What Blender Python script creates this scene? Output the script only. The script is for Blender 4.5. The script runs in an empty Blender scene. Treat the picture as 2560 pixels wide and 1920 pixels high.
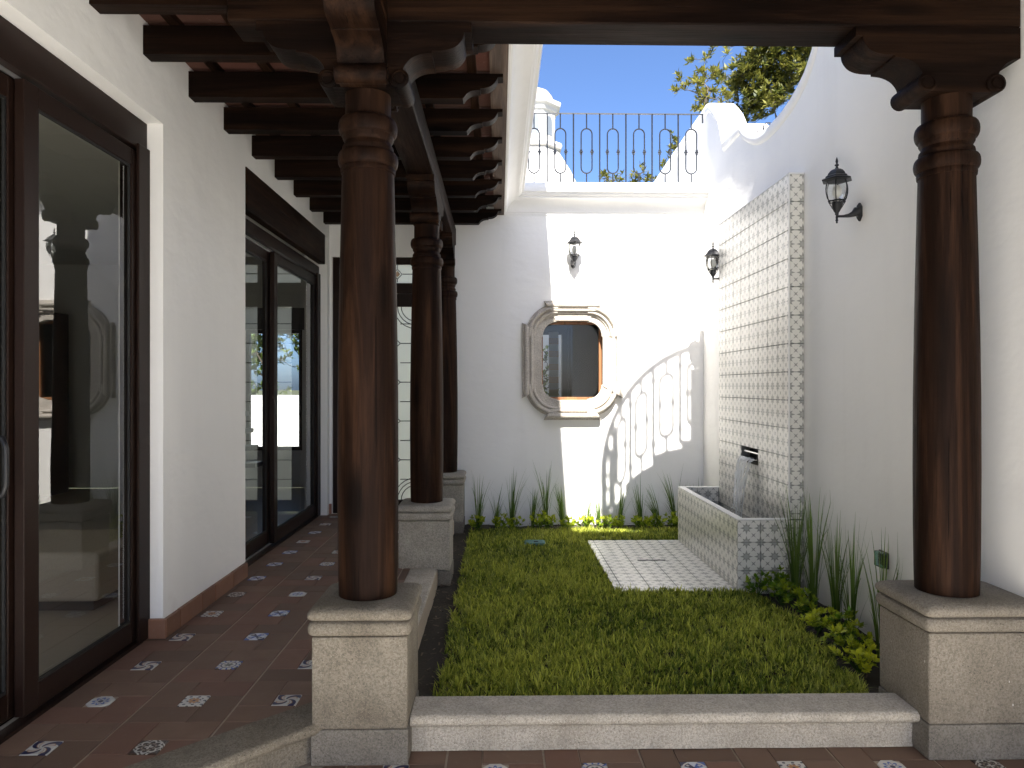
import bpy, bmesh, math, random
from mathutils import Vector, Matrix
import numpy as np

random.seed(7)
rng = np.random.default_rng(11)
scene = bpy.context.scene
COL = scene.collection

# ------------------------------------------------------------------ camera
H = 1.36                                   # eye height above the corridor floor (z = 0)
F = 1787.0                                 # focal length in photo pixels (2560 wide)
YAW = math.atan(32.0 / F)
cam_d = bpy.data.cameras.new("camera")
cam = bpy.data.objects.new("camera", cam_d)
COL.objects.link(cam)
cam.location = (0, 0, H)
cam.rotation_euler = (math.radians(90), 0, -YAW)
cam_d.sensor_width = 36.0
cam_d.lens = F / 2560.0 * 36.0
cam_d.shift_y = 7.0 / 2560.0
cam_d.clip_start = 0.05
cam_d.clip_end = 2000
scene.camera = cam

# ------------------------------------------------------------------ sky, sun, exposure
LDIR = Vector((0.072, 1.0, -1.02)).normalized()        # way the sunlight travels
SUN_EL = math.asin(-LDIR.z)
world = bpy.data.worlds.new("World")
scene.world = world
world.use_nodes = True
wn = world.node_tree
wn.nodes.clear()
w_out = wn.nodes.new("ShaderNodeOutputWorld")
w_bg = wn.nodes.new("ShaderNodeBackground")
w_sky = wn.nodes.new("ShaderNodeTexSky")
w_sky.sky_type = 'NISHITA'
w_sky.sun_disc = False
w_sky.sun_elevation = SUN_EL
w_sky.sun_rotation = math.atan2(-LDIR.x, -LDIR.y)
w_sky.altitude = 1500
w_sky.air_density = 0.7
w_sky.dust_density = 6.0
w_sky.ozone_density = 7.0
w_bg.inputs[1].default_value = 0.050
wn.links.new(w_sky.outputs[0], w_bg.inputs[0])
wn.links.new(w_bg.outputs[0], w_out.inputs[0])

sun_d = bpy.data.lights.new("sun", 'SUN')
sun_d.energy = 2.7
sun_d.angle = math.radians(0.42)
sun_d.color = (1.0, 0.95, 0.88)
sun = bpy.data.objects.new("sun", sun_d)
COL.objects.link(sun)
sun.location = (0, -10, 20)
sun.rotation_euler = LDIR.to_track_quat('-Z', 'Y').to_euler()

vs = scene.view_settings
vs.view_transform = 'Standard'
vs.look = 'None'
vs.exposure = 2.76
vs.gamma = 1.0
vs.use_curve_mapping = False
scene.render.engine = 'CYCLES'
scene.cycles.max_bounces = 10
scene.cycles.diffuse_bounces = 6
scene.cycles.glossy_bounces = 4
scene.cycles.transparent_max_bounces = 16
scene.cycles.transmission_bounces = 6
scene.cycles.use_denoising = True

# ------------------------------------------------------------------ photo pixel -> world (only used to find places)
def ray(x, y):
    a = (x - 1280) / F
    return Vector((a * math.cos(YAW) + math.sin(YAW), math.cos(YAW) - a * math.sin(YAW), (967 - y) / F))
def at_z(x, y, z):
    d = ray(x, y); t = (z - H) / d.z
    return Vector((d.x * t, d.y * t, z))
def at_y(x, y, Y):
    d = ray(x, y); t = Y / d.y
    return Vector((d.x * t, Y, H + d.z * t))

# ------------------------------------------------------------------ shader maths helper
class S:
    """wraps a float socket so that shader maths can be written as expressions"""
    def __init__(s, nt, sock): s.nt = nt; s.k = sock
    def _m(s, op, *a, clamp=False):
        n = s.nt.nodes.new("ShaderNodeMath"); n.operation = op; n.use_clamp = clamp
        for i, v in enumerate((s,) + a):
            if isinstance(v, S): s.nt.links.new(v.k, n.inputs[i])
            else: n.inputs[i].default_value = v
        return S(s.nt, n.outputs[0])
    def __add__(s, o): return s._m('ADD', o)
    __radd__ = __add__
    def __sub__(s, o): return s._m('SUBTRACT', o)
    def __rsub__(s, o): return (s * -1.0) + o
    def __mul__(s, o): return s._m('MULTIPLY', o)
    __rmul__ = __mul__
    def __truediv__(s, o): return s._m('DIVIDE', o)
    def abs(s): return s._m('ABSOLUTE')
    def sin(s): return s._m('SINE')
    def cos(s): return s._m('COSINE')
    def sqrt(s): return s._m('SQRT')
    def pow(s, p): return s._m('POWER', p)
    def frac(s): return s._m('FRACT')
    def atan2(s, o): return s._m('ARCTAN2', o)
    def min(s, o): return s._m('MINIMUM', o)
    def max(s, o): return s._m('MAXIMUM', o)
    def lt(s, o): return s._m('LESS_THAN', o)
    def gt(s, o): return s._m('GREATER_THAN', o)
    def step(s, edge, w):                       # soft "less than"
        return ((edge - s) / w + 0.5)._m('MULTIPLY', 1.0, clamp=True) if not isinstance(edge, S) else ((edge - s) * (1.0 / w) + 0.5)._m('MULTIPLY', 1.0, clamp=True)

class Mat:
    def __init__(s, name):
        s.m = bpy.data.materials.new(name); s.m.use_nodes = True
        s.nt = s.m.node_tree; s.nt.nodes.clear()
        s.out = s.nt.nodes.new("ShaderNodeOutputMaterial")
        s.b = None
    def n(s, t, **kw):
        nd = s.nt.nodes.new(t)
        for k, v in kw.items(): setattr(nd, k, v)
        return nd
    def link(s, a, b): s.nt.links.new(a, b)
    def bsdf(s, col=(.5, .5, .5), rough=.6, metal=0, spec=.5, coat=0):
        s.b = s.n("ShaderNodeBsdfPrincipled")
        s.b.inputs["Base Color"].default_value = (*col, 1)
        s.b.inputs["Roughness"].default_value = rough
        s.b.inputs["Metallic"].default_value = metal
        s.b.inputs["Specular IOR Level"].default_value = spec
        s.b.inputs["Coat Weight"].default_value = coat
        s.link(s.b.outputs[0], s.out.inputs[0])
        return s.b
    def coord(s, kind="Object", scale=(1, 1, 1)):
        tc = s.n("ShaderNodeTexCoord"); mp = s.n("ShaderNodeMapping")
        mp.inputs["Scale"].default_value = scale
        s.link(tc.outputs[kind], mp.inputs[0])
        return mp.outputs[0]
    def world_coord(s, scale=(1, 1, 1)):
        g = s.n("ShaderNodeNewGeometry"); mp = s.n("ShaderNodeMapping")
        mp.inputs["Scale"].default_value = scale
        s.link(g.outputs["Position"], mp.inputs[0])
        return mp.outputs[0]
    def noise(s, vec, scale=5, detail=4, rough=.55, dist=0):
        nd = s.n("ShaderNodeTexNoise")
        nd.inputs["Scale"].default_value = scale; nd.inputs["Detail"].default_value = detail
        nd.inputs["Roughness"].default_value = rough; nd.inputs["Distortion"].default_value = dist
        s.link(vec, nd.inputs["Vector"])
        return nd.outputs[0]
    def voronoi(s, vec, scale=50, feature='F1', out=0):
        nd = s.n("ShaderNodeTexVoronoi", feature=feature)
        nd.inputs["Scale"].default_value = scale
        s.link(vec, nd.inputs["Vector"])
        return nd.outputs[out]
    def ramp(s, fac, stops, interp='LINEAR'):
        nd = s.n("ShaderNodeValToRGB"); cr = nd.color_ramp; cr.interpolation = interp
        while len(cr.elements) < len(stops): cr.elements.new(0.5)
        for e, (p, c) in zip(cr.elements, stops):
            e.position = p; e.color = (*c, 1) if len(c) == 3 else c
        s.link(fac, nd.inputs[0])
        return nd.outputs[0]
    def mix(s, fac, a, b, mode='MIX'):
        nd = s.n("ShaderNodeMix", data_type='RGBA', blend_type=mode)
        for sock, v in ((nd.inputs[0], fac), (nd.inputs[6], a), (nd.inputs[7], b)):
            if isinstance(v, S): s.link(v.k, sock)
            elif hasattr(v, 'is_output'): s.link(v, sock)
            elif isinstance(v, (int, float)): sock.default_value = v
            else: sock.default_value = (*v, 1)
        return nd.outputs[2]
    def bump(s, height, strength=.3, dist=.01, chain=None):
        nd = s.n("ShaderNodeBump")
        nd.inputs["Strength"].default_value = strength; nd.inputs["Distance"].default_value = dist
        s.link(height.k if isinstance(height, S) else height, nd.inputs["Height"])
        if chain is not None: s.link(chain, nd.inputs["Normal"])
        s.link(nd.outputs[0], s.b.inputs["Normal"])
        return nd.outputs[0]
    def col(s, sock): s.link(sock, s.b.inputs["Base Color"])
    def rough(s, sock): s.link(sock, s.b.inputs["Roughness"])
    def xyz(s, vec):
        nd = s.n("ShaderNodeSeparateXYZ"); s.link(vec, nd.inputs[0])
        return [S(s.nt, nd.outputs[i]) for i in range(3)]
    def orand(s):
        return S(s.nt, s.n("ShaderNodeObjectInfo").outputs["Random"])
    def sc(s, sock): return S(s.nt, sock)

MT = {}
def m_plaster(name, col=(.88, .87, .845), dirt=.03):
    M = Mat(name); M.bsdf(col, .85, spec=.25)
    v = M.world_coord()
    big = M.noise(v, 1.1, 5, .6)
    streak = M.noise(M.world_coord((2.2, 2.2, .35)), 1.5, 4, .55)
    d = tuple(c * (1 - dirt * 2.2) for c in col)
    c1 = M.mix(M.sc(M.ramp(big, [(.35, (0, 0, 0)), (.75, (1, 1, 1))])), col, tuple(c * (1 - dirt) for c in col))
    c2 = M.mix(M.sc(M.ramp(streak, [(.5, (0, 0, 0)), (.9, (1, 1, 1))])), c1, d)
    zc = M.xyz(v)[2]
    foot = (zc - (M.sc(M.noise(v, 3.5, 4, .65)) * .75 - .36)).step(0.0, .12)      # soil splash at the foot of the wall
    drip = M.sc(M.ramp(M.noise(M.world_coord((9, 9, .5)), 1.0, 3, .6), [(.58, (0, 0, 0)), (.80, (1, 1, 1))]))
    c2 = M.mix(foot * .16, c2, (.50, .45, .37))
    c2 = M.mix(drip * .06, c2, (.55, .53, .49))
    M.col(c2)
    fine = M.noise(v, 70, 3, .6); trowel = M.noise(M.world_coord((1, 1, 1.6)), 4.5, 3, .5)
    wave = M.noise(v, 1.3, 2, .5)
    b1 = M.bump(M.sc(trowel) + M.sc(wave) * 2.0, .35, .022)
    M.bump(fine, .10, .004, b1)
    MT[name] = M.m
m_plaster("plaster")
m_plaster("plaster_dimmed", (.50, .49, .465), .05)  # cupola plaster, darkened so its overexposed sunlit faces still show shading
m_plaster("plaster_room", (.80, .79, .76), .02)

def m_wood(name, axis, dark, mid, light, rough=.42, spec=.4):
    M = Mat(name); M.bsdf(mid, rough, spec=spec)
    sc = {'x': (.35, 6, 6), 'y': (6, .35, 6), 'z': (6, 6, .35)}[axis]
    sf = {'x': (2, 60, 60), 'y': (60, 2, 60), 'z': (60, 60, 2)}[axis]
    g = M.noise(M.world_coord(sc), 1.6, 6, .62, .9)
    fine = M.noise(M.world_coord(sf), 2.0, 3, .6, .3)
    knots = M.voronoi(M.world_coord({'x': (.9, 3, 3), 'y': (3, .9, 3), 'z': (3, 3, .9)}[axis]), 1.25)
    c = M.ramp(g, [(.30, dark), (.48, mid), (.68, light)])
    c = M.mix(M.sc(M.ramp(fine, [(.45, (0, 0, 0)), (.75, (1, 1, 1))])) * .55, c, dark)
    kn = M.sc(knots).step(.13, .10)
    c = M.mix(kn * .8, c, tuple(v * .35 for v in dark))
    ck = M.noise(M.world_coord({'x': (1.1, 75, 75), 'y': (75, 1.1, 75), 'z': (75, 75, 1.1)}[axis]), 1.0, 2, .5, .25)
    crack = M.sc(M.ramp(ck, [(.685, (0, 0, 0)), (.71, (1, 1, 1))]))
    c = M.mix(crack * .85, c, tuple(v * .25 for v in dark))
    M.col(c)
    rr = M.sc(fine) * .25 + (rough - .1)
    M.rough(rr.k)
    M.bump(M.sc(fine) * .7 + M.sc(g) * .8 - crack * .9, .38, .006)
    MT[name] = M.m
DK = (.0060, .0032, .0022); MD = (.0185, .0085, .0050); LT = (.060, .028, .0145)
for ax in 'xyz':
    kx = {'x': .42, 'y': .6, 'z': .88}[ax]  # beam and rafter wood darkened to stand in for shade up there
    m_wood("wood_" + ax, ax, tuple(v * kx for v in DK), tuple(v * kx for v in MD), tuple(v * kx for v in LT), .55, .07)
m_wood("wood_grey_y", 'y', (.05, .032, .024), (.10, .066, .048), (.17, .12, .09), .6, .3)
m_wood("wood_frame_z", 'z', (.014, .008, .006), (.026, .014, .010), (.04, .022, .015), .33, .5)
m_wood("wood_honey", 'z', (.17, .075, .035), (.27, .12, .05), (.36, .17, .08), .4)

def m_stone(name, a, b, c, pores=True, splash=False):
    M = Mat(name); M.bsdf(b, .9, spec=.25)
    v = M.world_coord()
    n1 = M.noise(v, 5, 5, .6); n2 = M.noise(v, 110, 3, .7); n3 = M.noise(v, 260, 2, .6)
    col = M.ramp(n1, [(.3, a), (.7, c)])
    col = M.mix(M.sc(M.ramp(n2, [(.40, (1, 1, 1)), (.56, (0, 0, 0))])) * .55, col, tuple(x * .52 for x in a))
    col = M.mix(M.sc(M.ramp(n3, [(.56, (0, 0, 0)), (.72, (1, 1, 1))])) * .6, col, tuple(min(1, x * 1.6) for x in c))
    h = M.sc(n2)
    zs_ = M.xyz(v)[2]
    stain = M.sc(M.ramp(M.noise(M.world_coord((1, 1, .6)), 7, 4, .65), [(.50, (0, 0, 0)), (.78, (1, 1, 1))]))
    col = M.mix(stain * .38, col, tuple(x * .45 for x in a))
    if pores:
        pv = M.voronoi(v, 75)
        msk = M.sc(M.noise(v, 9, 3, .6)).gt(.52)
        p = M.sc(pv).step(.16, .08) * msk
        col = M.mix(p * .75, col, tuple(x * .3 for x in a))
        h = h - p * .9
    if splash:                                  # old spots of white paint
        sv = M.voronoi(M.world_coord((1, 1, .55)), 34)
        sm = M.sc(M.noise(v, 3.2, 2, .5)).gt(.60)
        col = M.mix(M.sc(sv).step(.10, .03) * sm * .8, col, (.62, .59, .53))
    M.col(col)
    pit = M.sc(M.noise(v, 34, 3, .6))
    M.bump(h + pit * 1.6 + M.sc(n1) * 1.5, .55, .007)
    MT[name] = M.m
m_stone("stone", (.17, .145, .11), (.21, .185, .145), (.27, .24, .19))
m_stone("stone_kerb", (.40, .36, .295), (.47, .425, .355), (.55, .505, .43))
m_stone("stone_back", (.30, .275, .235), (.36, .335, .29), (.43, .40, .35))
m_stone("stone_plinth", (.165, .15, .125), (.205, .19, .16), (.25, .23, .20))
m_stone("stone_painted", (.19, .165, .13), (.225, .20, .16), (.265, .235, .19), True, True)
m_stone("stone_window", (.44, .40, .35), (.52, .475, .415), (.60, .555, .49), False)

def m_terracotta(name, base, var=.35, rough=.42):
    M = Mat(name); M.bsdf(base, rough, spec=.45)
    v = M.world_coord()
    r = M.orand()
    n = M.noise(v, 6, 5, .6); n2 = M.noise(v, 40, 3, .6)
    dk = tuple(x * .76 for x in base); lt = tuple(min(1, x * 1.22) for x in base)
    pk = (base[0] * 1.22, base[1] * .98, base[2] * 1.0)
    c = M.mix(r, dk, lt)
    c = M.mix(M.sc(M.ramp(n, [(.35, (0, 0, 0)), (.75, (1, 1, 1))])) * .6, c, base)
    c = M.mix((r * 7.3).frac().gt(.72) * .55, c, pk)
    c = M.mix(M.sc(M.ramp(n2, [(.62, (0, 0, 0)), (.8, (1, 1, 1))])) * .28, c, (.30, .24, .19))
    M.col(c)
    rr = M.sc(n) * .35 + (rough - .15)
    M.rough(rr.k)
    M.bump(M.sc(n) * 1.0 + M.sc(n2) * .25, .18, .006)
    MT[name] = M.m
m_terracotta("terracotta", (.160, .099, .068), rough=.64)
m_terracotta("terracotta_base", (.21, .105, .065), rough=.5)
m_terracotta("ceiling_tile", (.10, .042, .028), rough=.8)

def m_simple(name, col, rough=.6, metal=0, spec=.5, coat=0, nscale=0, namp=.2, bump=0):
    M = Mat(name); M.bsdf(col, rough, metal, spec, coat)
    if nscale:
        n = M.noise(M.world_coord(), nscale, 4, .6)
        M.col(M.mix(M.sc(n), tuple(c * (1 - namp) for c in col), tuple(min(1, c * (1 + namp)) for c in col)))
        if bump: M.bump(n, bump, .004)
    MT[name] = M.m
m_simple("bounce_floor", (.80, .775, .725), .9, nscale=4, namp=.12, bump=.2)
m_simple("grout", (.36, .30, .23), .95, nscale=60)
m_simple("grout_grey", (.17, .17, .16), .95, nscale=60)
m_simple("soil", (.030, .024, .016), 1.0, nscale=60, namp=.6, bump=.8)
m_simple("iron", (.018, .018, .020), .42, .3, nscale=40, namp=.3)
m_simple("iron_rail", (.022, .026, .034), .45, .2, nscale=30)
m_simple("lamp_paint", (.024, .025, .028), .38, .25, nscale=80, namp=.4)
m_simple("frame_dark", (.017, .0085, .006), .45, spec=.15, nscale=90, namp=.3, bump=.05)
m_simple("aluminium", (.62, .62, .62), .3, .9)
m_simple("rubber", (.008, .008, .008), .7)
m_simple("bulb", (.86, .85, .80), .3)
m_simple("rim", (.76, .76, .74), .5, nscale=25, namp=.06)
m_simple("steel", (.5, .5, .5), .25, 1)
m_simple("valve_green", (.045, .15, .135), .5, nscale=30)
m_simple("dome", (.40, .36, .29), .9, nscale=14, namp=.2, bump=.4)
m_simple("room_floor", (.42, .37, .30), .35, nscale=3, namp=.08)
m_simple("beige_fabric", (.50, .43, .34), .9, nscale=90, namp=.12)
m_simple("panel_grey", (.075, .075, .075), .6, nscale=3, namp=.1)
m_simple("cabinet", (.05, .045, .042), .4, nscale=6)
m_simple("blind_band", (.52, .34, .20), .9, nscale=90)
m_simple("blind_sheer", (.55, .53, .49), .9, nscale=90)
m_simple("bark", (.09, .075, .055), .95, nscale=18, namp=.5, bump=.5)
m_simple("outdoor_ground", (.12, .13, .07), 1, nscale=2, namp=.3)
m_simple("lower_floor", (.125, .064, .04), .45, nscale=5, namp=.25)
m_simple("cupola_pane", (.16, .18, .20), .2)
m_simple("stair_tread", (.35, .34, .32), .8, nscale=20)
m_simple("lead", (.04, .045, .04), .5, .4)
m_simple("amber_glass", (.55, .38, .26), .3)

def m_glass(name, tint=(.93, .96, .95), refl=1.0):
    M = Mat(name)
    tr = M.n("ShaderNodeBsdfTransparent"); tr.inputs[0].default_value = (*tint, 1)
    gl = M.n("ShaderNodeBsdfGlossy"); gl.inputs["Roughness"].default_value = .012
    fr = M.n("ShaderNodeFresnel"); fr.inputs[0].default_value = 1.6
    w = M.noise(M.world_coord((1, 1.2, .5)), 1.1, 2, .5)
    bp = M.n("ShaderNodeBump"); bp.inputs["Strength"].default_value = .03; bp.inputs["Distance"].default_value = .05
    M.link(w, bp.inputs["Height"]); M.link(bp.outputs[0], gl.inputs["Normal"])
    mx = M.n("ShaderNodeMixShader")
    k = (M.sc(fr.outputs[0]) * (1.25 * refl)).min(1.0)
    M.link(k.k, mx.inputs[0]); M.link(tr.outputs[0], mx.inputs[1]); M.link(gl.outputs[0], mx.inputs[2])
    M.link(mx.outputs[0], M.out.inputs[0])
    MT[name] = M.m
m_glass("glass", (.80, .84, .83), 1.45)
m_glass("glass_window", (.9, .92, .92), .35)
m_glass("glass_lamp", (.96, .97, .97), .8)

M = Mat("frosted")                                   # leaded door glass: pale green, lets daylight through
d1 = M.n("ShaderNodeBsdfDiffuse"); d1.inputs[0].default_value = (.74, .78, .70, 1)
t1 = M.n("ShaderNodeBsdfTranslucent"); t1.inputs[0].default_value = (.97, .99, .93, 1)
mx = M.n("ShaderNodeMixShader"); mx.inputs[0].default_value = .8
M.link(d1.outputs[0], mx.inputs[1]); M.link(t1.outputs[0], mx.inputs[2]); M.link(mx.outputs[0], M.out.inputs[0])
MT["frosted"] = M.m

M = Mat("water_jet")
tr = M.n("ShaderNodeBsdfTransparent"); gl = M.n("ShaderNodeBsdfGlossy"); gl.inputs["Roughness"].default_value = .08
df = M.n("ShaderNodeBsdfDiffuse"); df.inputs[0].default_value = (.93, .95, .96, 1)  # white diffuse stands in for sky highlights on the water
tl = M.n("ShaderNodeBsdfTranslucent"); tl.inputs[0].default_value = (.95, .97, .98, 1)
a1 = M.n("ShaderNodeMixShader"); a1.inputs[0].default_value = .5
a2 = M.n("ShaderNodeMixShader"); a2.inputs[0].default_value = .25
a3 = M.n("ShaderNodeMixShader"); a3.inputs[0].default_value = .95
M.link(df.outputs[0], a1.inputs[1]); M.link(tl.outputs[0], a1.inputs[2])
M.link(a1.outputs[0], a2.inputs[1]); M.link(gl.outputs[0], a2.inputs[2])
M.link(tr.outputs[0], a3.inputs[1]); M.link(a2.outputs[0], a3.inputs[2])
M.link(a3.outputs[0], M.out.inputs[0])
MT["water_jet"] = M.m
M = Mat("water"); M.bsdf((.02, .03, .03), .04, spec=.6)
M.bump(M.noise(M.world_coord(), 22, 3, .5, .6), .35, .02); MT["water"] = M.m

def m_leaf(name, a, b, trans=.35, rough=.45):
    M = Mat(name); bs = M.bsdf(a, rough, spec=.35)
    at = M.n("ShaderNodeAttribute", attribute_name="shade")
    c = M.mix(M.sc(at.outputs["Fac"]), a, b)
    M.col(c)
    tl = M.n("ShaderNodeBsdfTranslucent"); M.link(c, tl.inputs[0])
    mx = M.n("ShaderNodeMixShader"); mx.inputs[0].default_value = trans
    M.link(bs.outputs[0], mx.inputs[1]); M.link(tl.outputs[0], mx.inputs[2]); M.link(mx.outputs[0], M.out.inputs[0])
    MT[name] = M.m
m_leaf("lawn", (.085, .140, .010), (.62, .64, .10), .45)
m_leaf("reed", (.05, .11, .016), (.20, .29, .06), .35, .4)
m_leaf("shrub_leaf", (.11, .24, .014), (.68, .70, .045), .45)
m_leaf("tree_leaf", (.035, .055, .010), (.27, .25, .05), .35)
m_leaf("bush_leaf", (.06, .10, .02), (.26, .32, .07), .35)

# patterned cement tiles of the fountain: eight-pointed grey stars and small crosses on off-white
TILE = .2055
M = Mat("star_tile"); M.bsdf((.6, .6, .57), .3, spec=.5)
x, y, z = M.xyz(M.coord("Object"))
P = TILE / 2
def star_mask(u, v):
    au, av = u.abs(), v.abs()
    e = .018
    ray1 = (av - (.145 - au * .310)).step(0.0, e).min(au.step(.46, e))
    ray2 = (au - (.145 - av * .310)).step(0.0, e).min(av.step(.46, e))
    p = (u + v) * .7071; q = (u - v) * .7071
    pa, qa = p.abs(), q.abs()
    ray3 = (qa - (.155 - pa * .40)).step(0.0, e)
    ray4 = (pa - (.155 - qa * .40)).step(0.0, e)
    return ray1.max(ray2).max(ray3).max(ray4)
u = (x / P).frac() - .5; v = (y / P).frac() - .5
us = (x / P + .5).frac() - .5; vv = (y / P + .5).frac() - .5
star = star_mask(us, vv)
disc = (us * us + vv * vv).sqrt().step(.165, .03)
p = ((u + v) * .7071).abs(); q = ((u - v) * .7071).abs()
cross = (q - (.055 - p * .24)).step(0.0, .018).max((p - (.055 - q * .24)).step(0.0, .018))
wn1 = M.noise(M.world_coord(), 30, 3, .6); wn2 = M.noise(M.world_coord(), 3, 3, .6)
base = M.mix(M.sc(wn1), (.69, .675, .62), (.77, .755, .70))
base = M.mix(M.orand() * .35, base, (.67, .655, .60))
c = M.mix(star * .95, base, (.285, .285, .258))
c = M.mix(disc * .95, c, (.40, .40, .37))
c = M.mix(cross * .92, c, (.26, .26, .236))
M.col(c)
M.bump(wn1, .08, .003)
MT["star_tile"] = M.m

# glazed inlay tiles: six small painted designs
R_IN = .053
def m_inlay(kind):
    M = Mat("glazed_inlay_%s" % kind); M.bsdf((.75, .74, .70), .3, spec=.4)
    x, y, z = M.xyz(M.coord("Object"))
    u = x / R_IN; v = y / R_IN
    r = (u * u + v * v).sqrt(); th = v.atan2(u)
    W = (.58, .57, .53); NAVY = (.015, .018, .075); BLUE = (.05, .11, .36); OCH = (.42, .20, .06); BR = (.035, .02, .014)
    e = .07
    if kind == "flower":
        pet = (th * 4.0).cos().abs() * .36 + .34
        c = M.mix(r.step(pet, e), W, BLUE); c = M.mix(r.step((th * 4.0).cos().abs() * .26 + .22, e), c, W)
        c = M.mix(r.step(.2, e), c, NAVY)
        c = M.mix(((u.abs() - .86).abs().max((v.abs() - .86).abs()) * 1.0).step(.12, e), c, BLUE)
    elif kind == "swirl":
        s = ((th * 4.0) + r * 5.0).sin()
        c = M.mix((s * -1.0).step(-.15, .3), W, NAVY)
        s2 = ((th * 4.0) + r * 5.0 + 1.5).sin()
        c = M.mix((s2 * -1.0).step(-.55, .3) * r.step(.85, e), c, OCH)
        c = M.mix((s2 * -1.0).step(-.85, .15) * r.step(.8, e), c, W)
        c = M.mix(r.step(.14, e), c, W)
    elif kind == "rosette":
        c = M.mix((u.abs() + v.abs()).gt(1.45), W, BR)
        c = M.mix((r - .66).abs().step(.06, e), c, NAVY)
        c = M.mix(r.step((th * 3.0).cos().abs() * .25 + .2, e), c, (.12, .12, .10))
        c = M.mix(((th * 12.0).sin() * r.gt(.76)).gt(.55), c, BLUE)
    elif kind == "cross":
        p = ((u + v) * .7071).abs(); q = ((u - v) * .7071).abs()
        c = M.mix((q - (p * .28 + .1)).step(0.0, e), (.60, .64, .72), BLUE)
        c = M.mix((p - (q * .28 + .1)).step(0.0, e), c, NAVY)
        c = M.mix(((p - .62).abs() - .1).max(q - .1).step(0.0, e), c, W)
        c = M.mix(((q - .62).abs() - .1).max(p - .1).step(0.0, e), c, W)
        c = M.mix(((r * 9.0).sin()).gt(.8) * u.abs().gt(.2), c, W)
    elif kind == "star":
        k = (th * 4.0).cos().abs() * .26 + .62
        c = M.mix(((r - k).abs()).step(.085, e), BR, W)
        c = M.mix(((r - .46).abs()).step(.06, e) * (th * 4.0).sin().abs().gt(.35), c, (.30, .25, .20))
        c = M.mix(r.step((th * 2.0).cos().abs() * .32, e), c, W)
        c = M.mix((u.abs() + v.abs() - 1.25).abs().step(.07, e) * r.gt(.9), c, W)
    else:                                                # dotted ochre flower
        c = M.mix(r.step((th * 4.0).sin().abs() * .22 + .3, e), W, OCH)
        c = M.mix((r - .5).abs().step(.05, e) * (th * 6.0).sin().gt(0.0), c, NAVY)
        d = ((u * 9.0).sin() * (v * 9.0).cos())
        c = M.mix(d.gt(.45) * r.gt(.62), c, (.06, .07, .09))
        c = M.mix(r.step(.12, e), c, NAVY)
    n = M.noise(M.world_coord(), 60, 3, .6)
    c = M.mix(M.sc(M.ramp(n, [(.6, (0, 0, 0)), (.85, (1, 1, 1))])) * .3, c, (.25, .2, .16))
    M.col(c)
    MT["inlay_" + kind] = M.m
KINDS = ("swirl", "flower", "dotted", "rosette", "cross", "star")
for k in KINDS: m_inlay(k)

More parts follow.
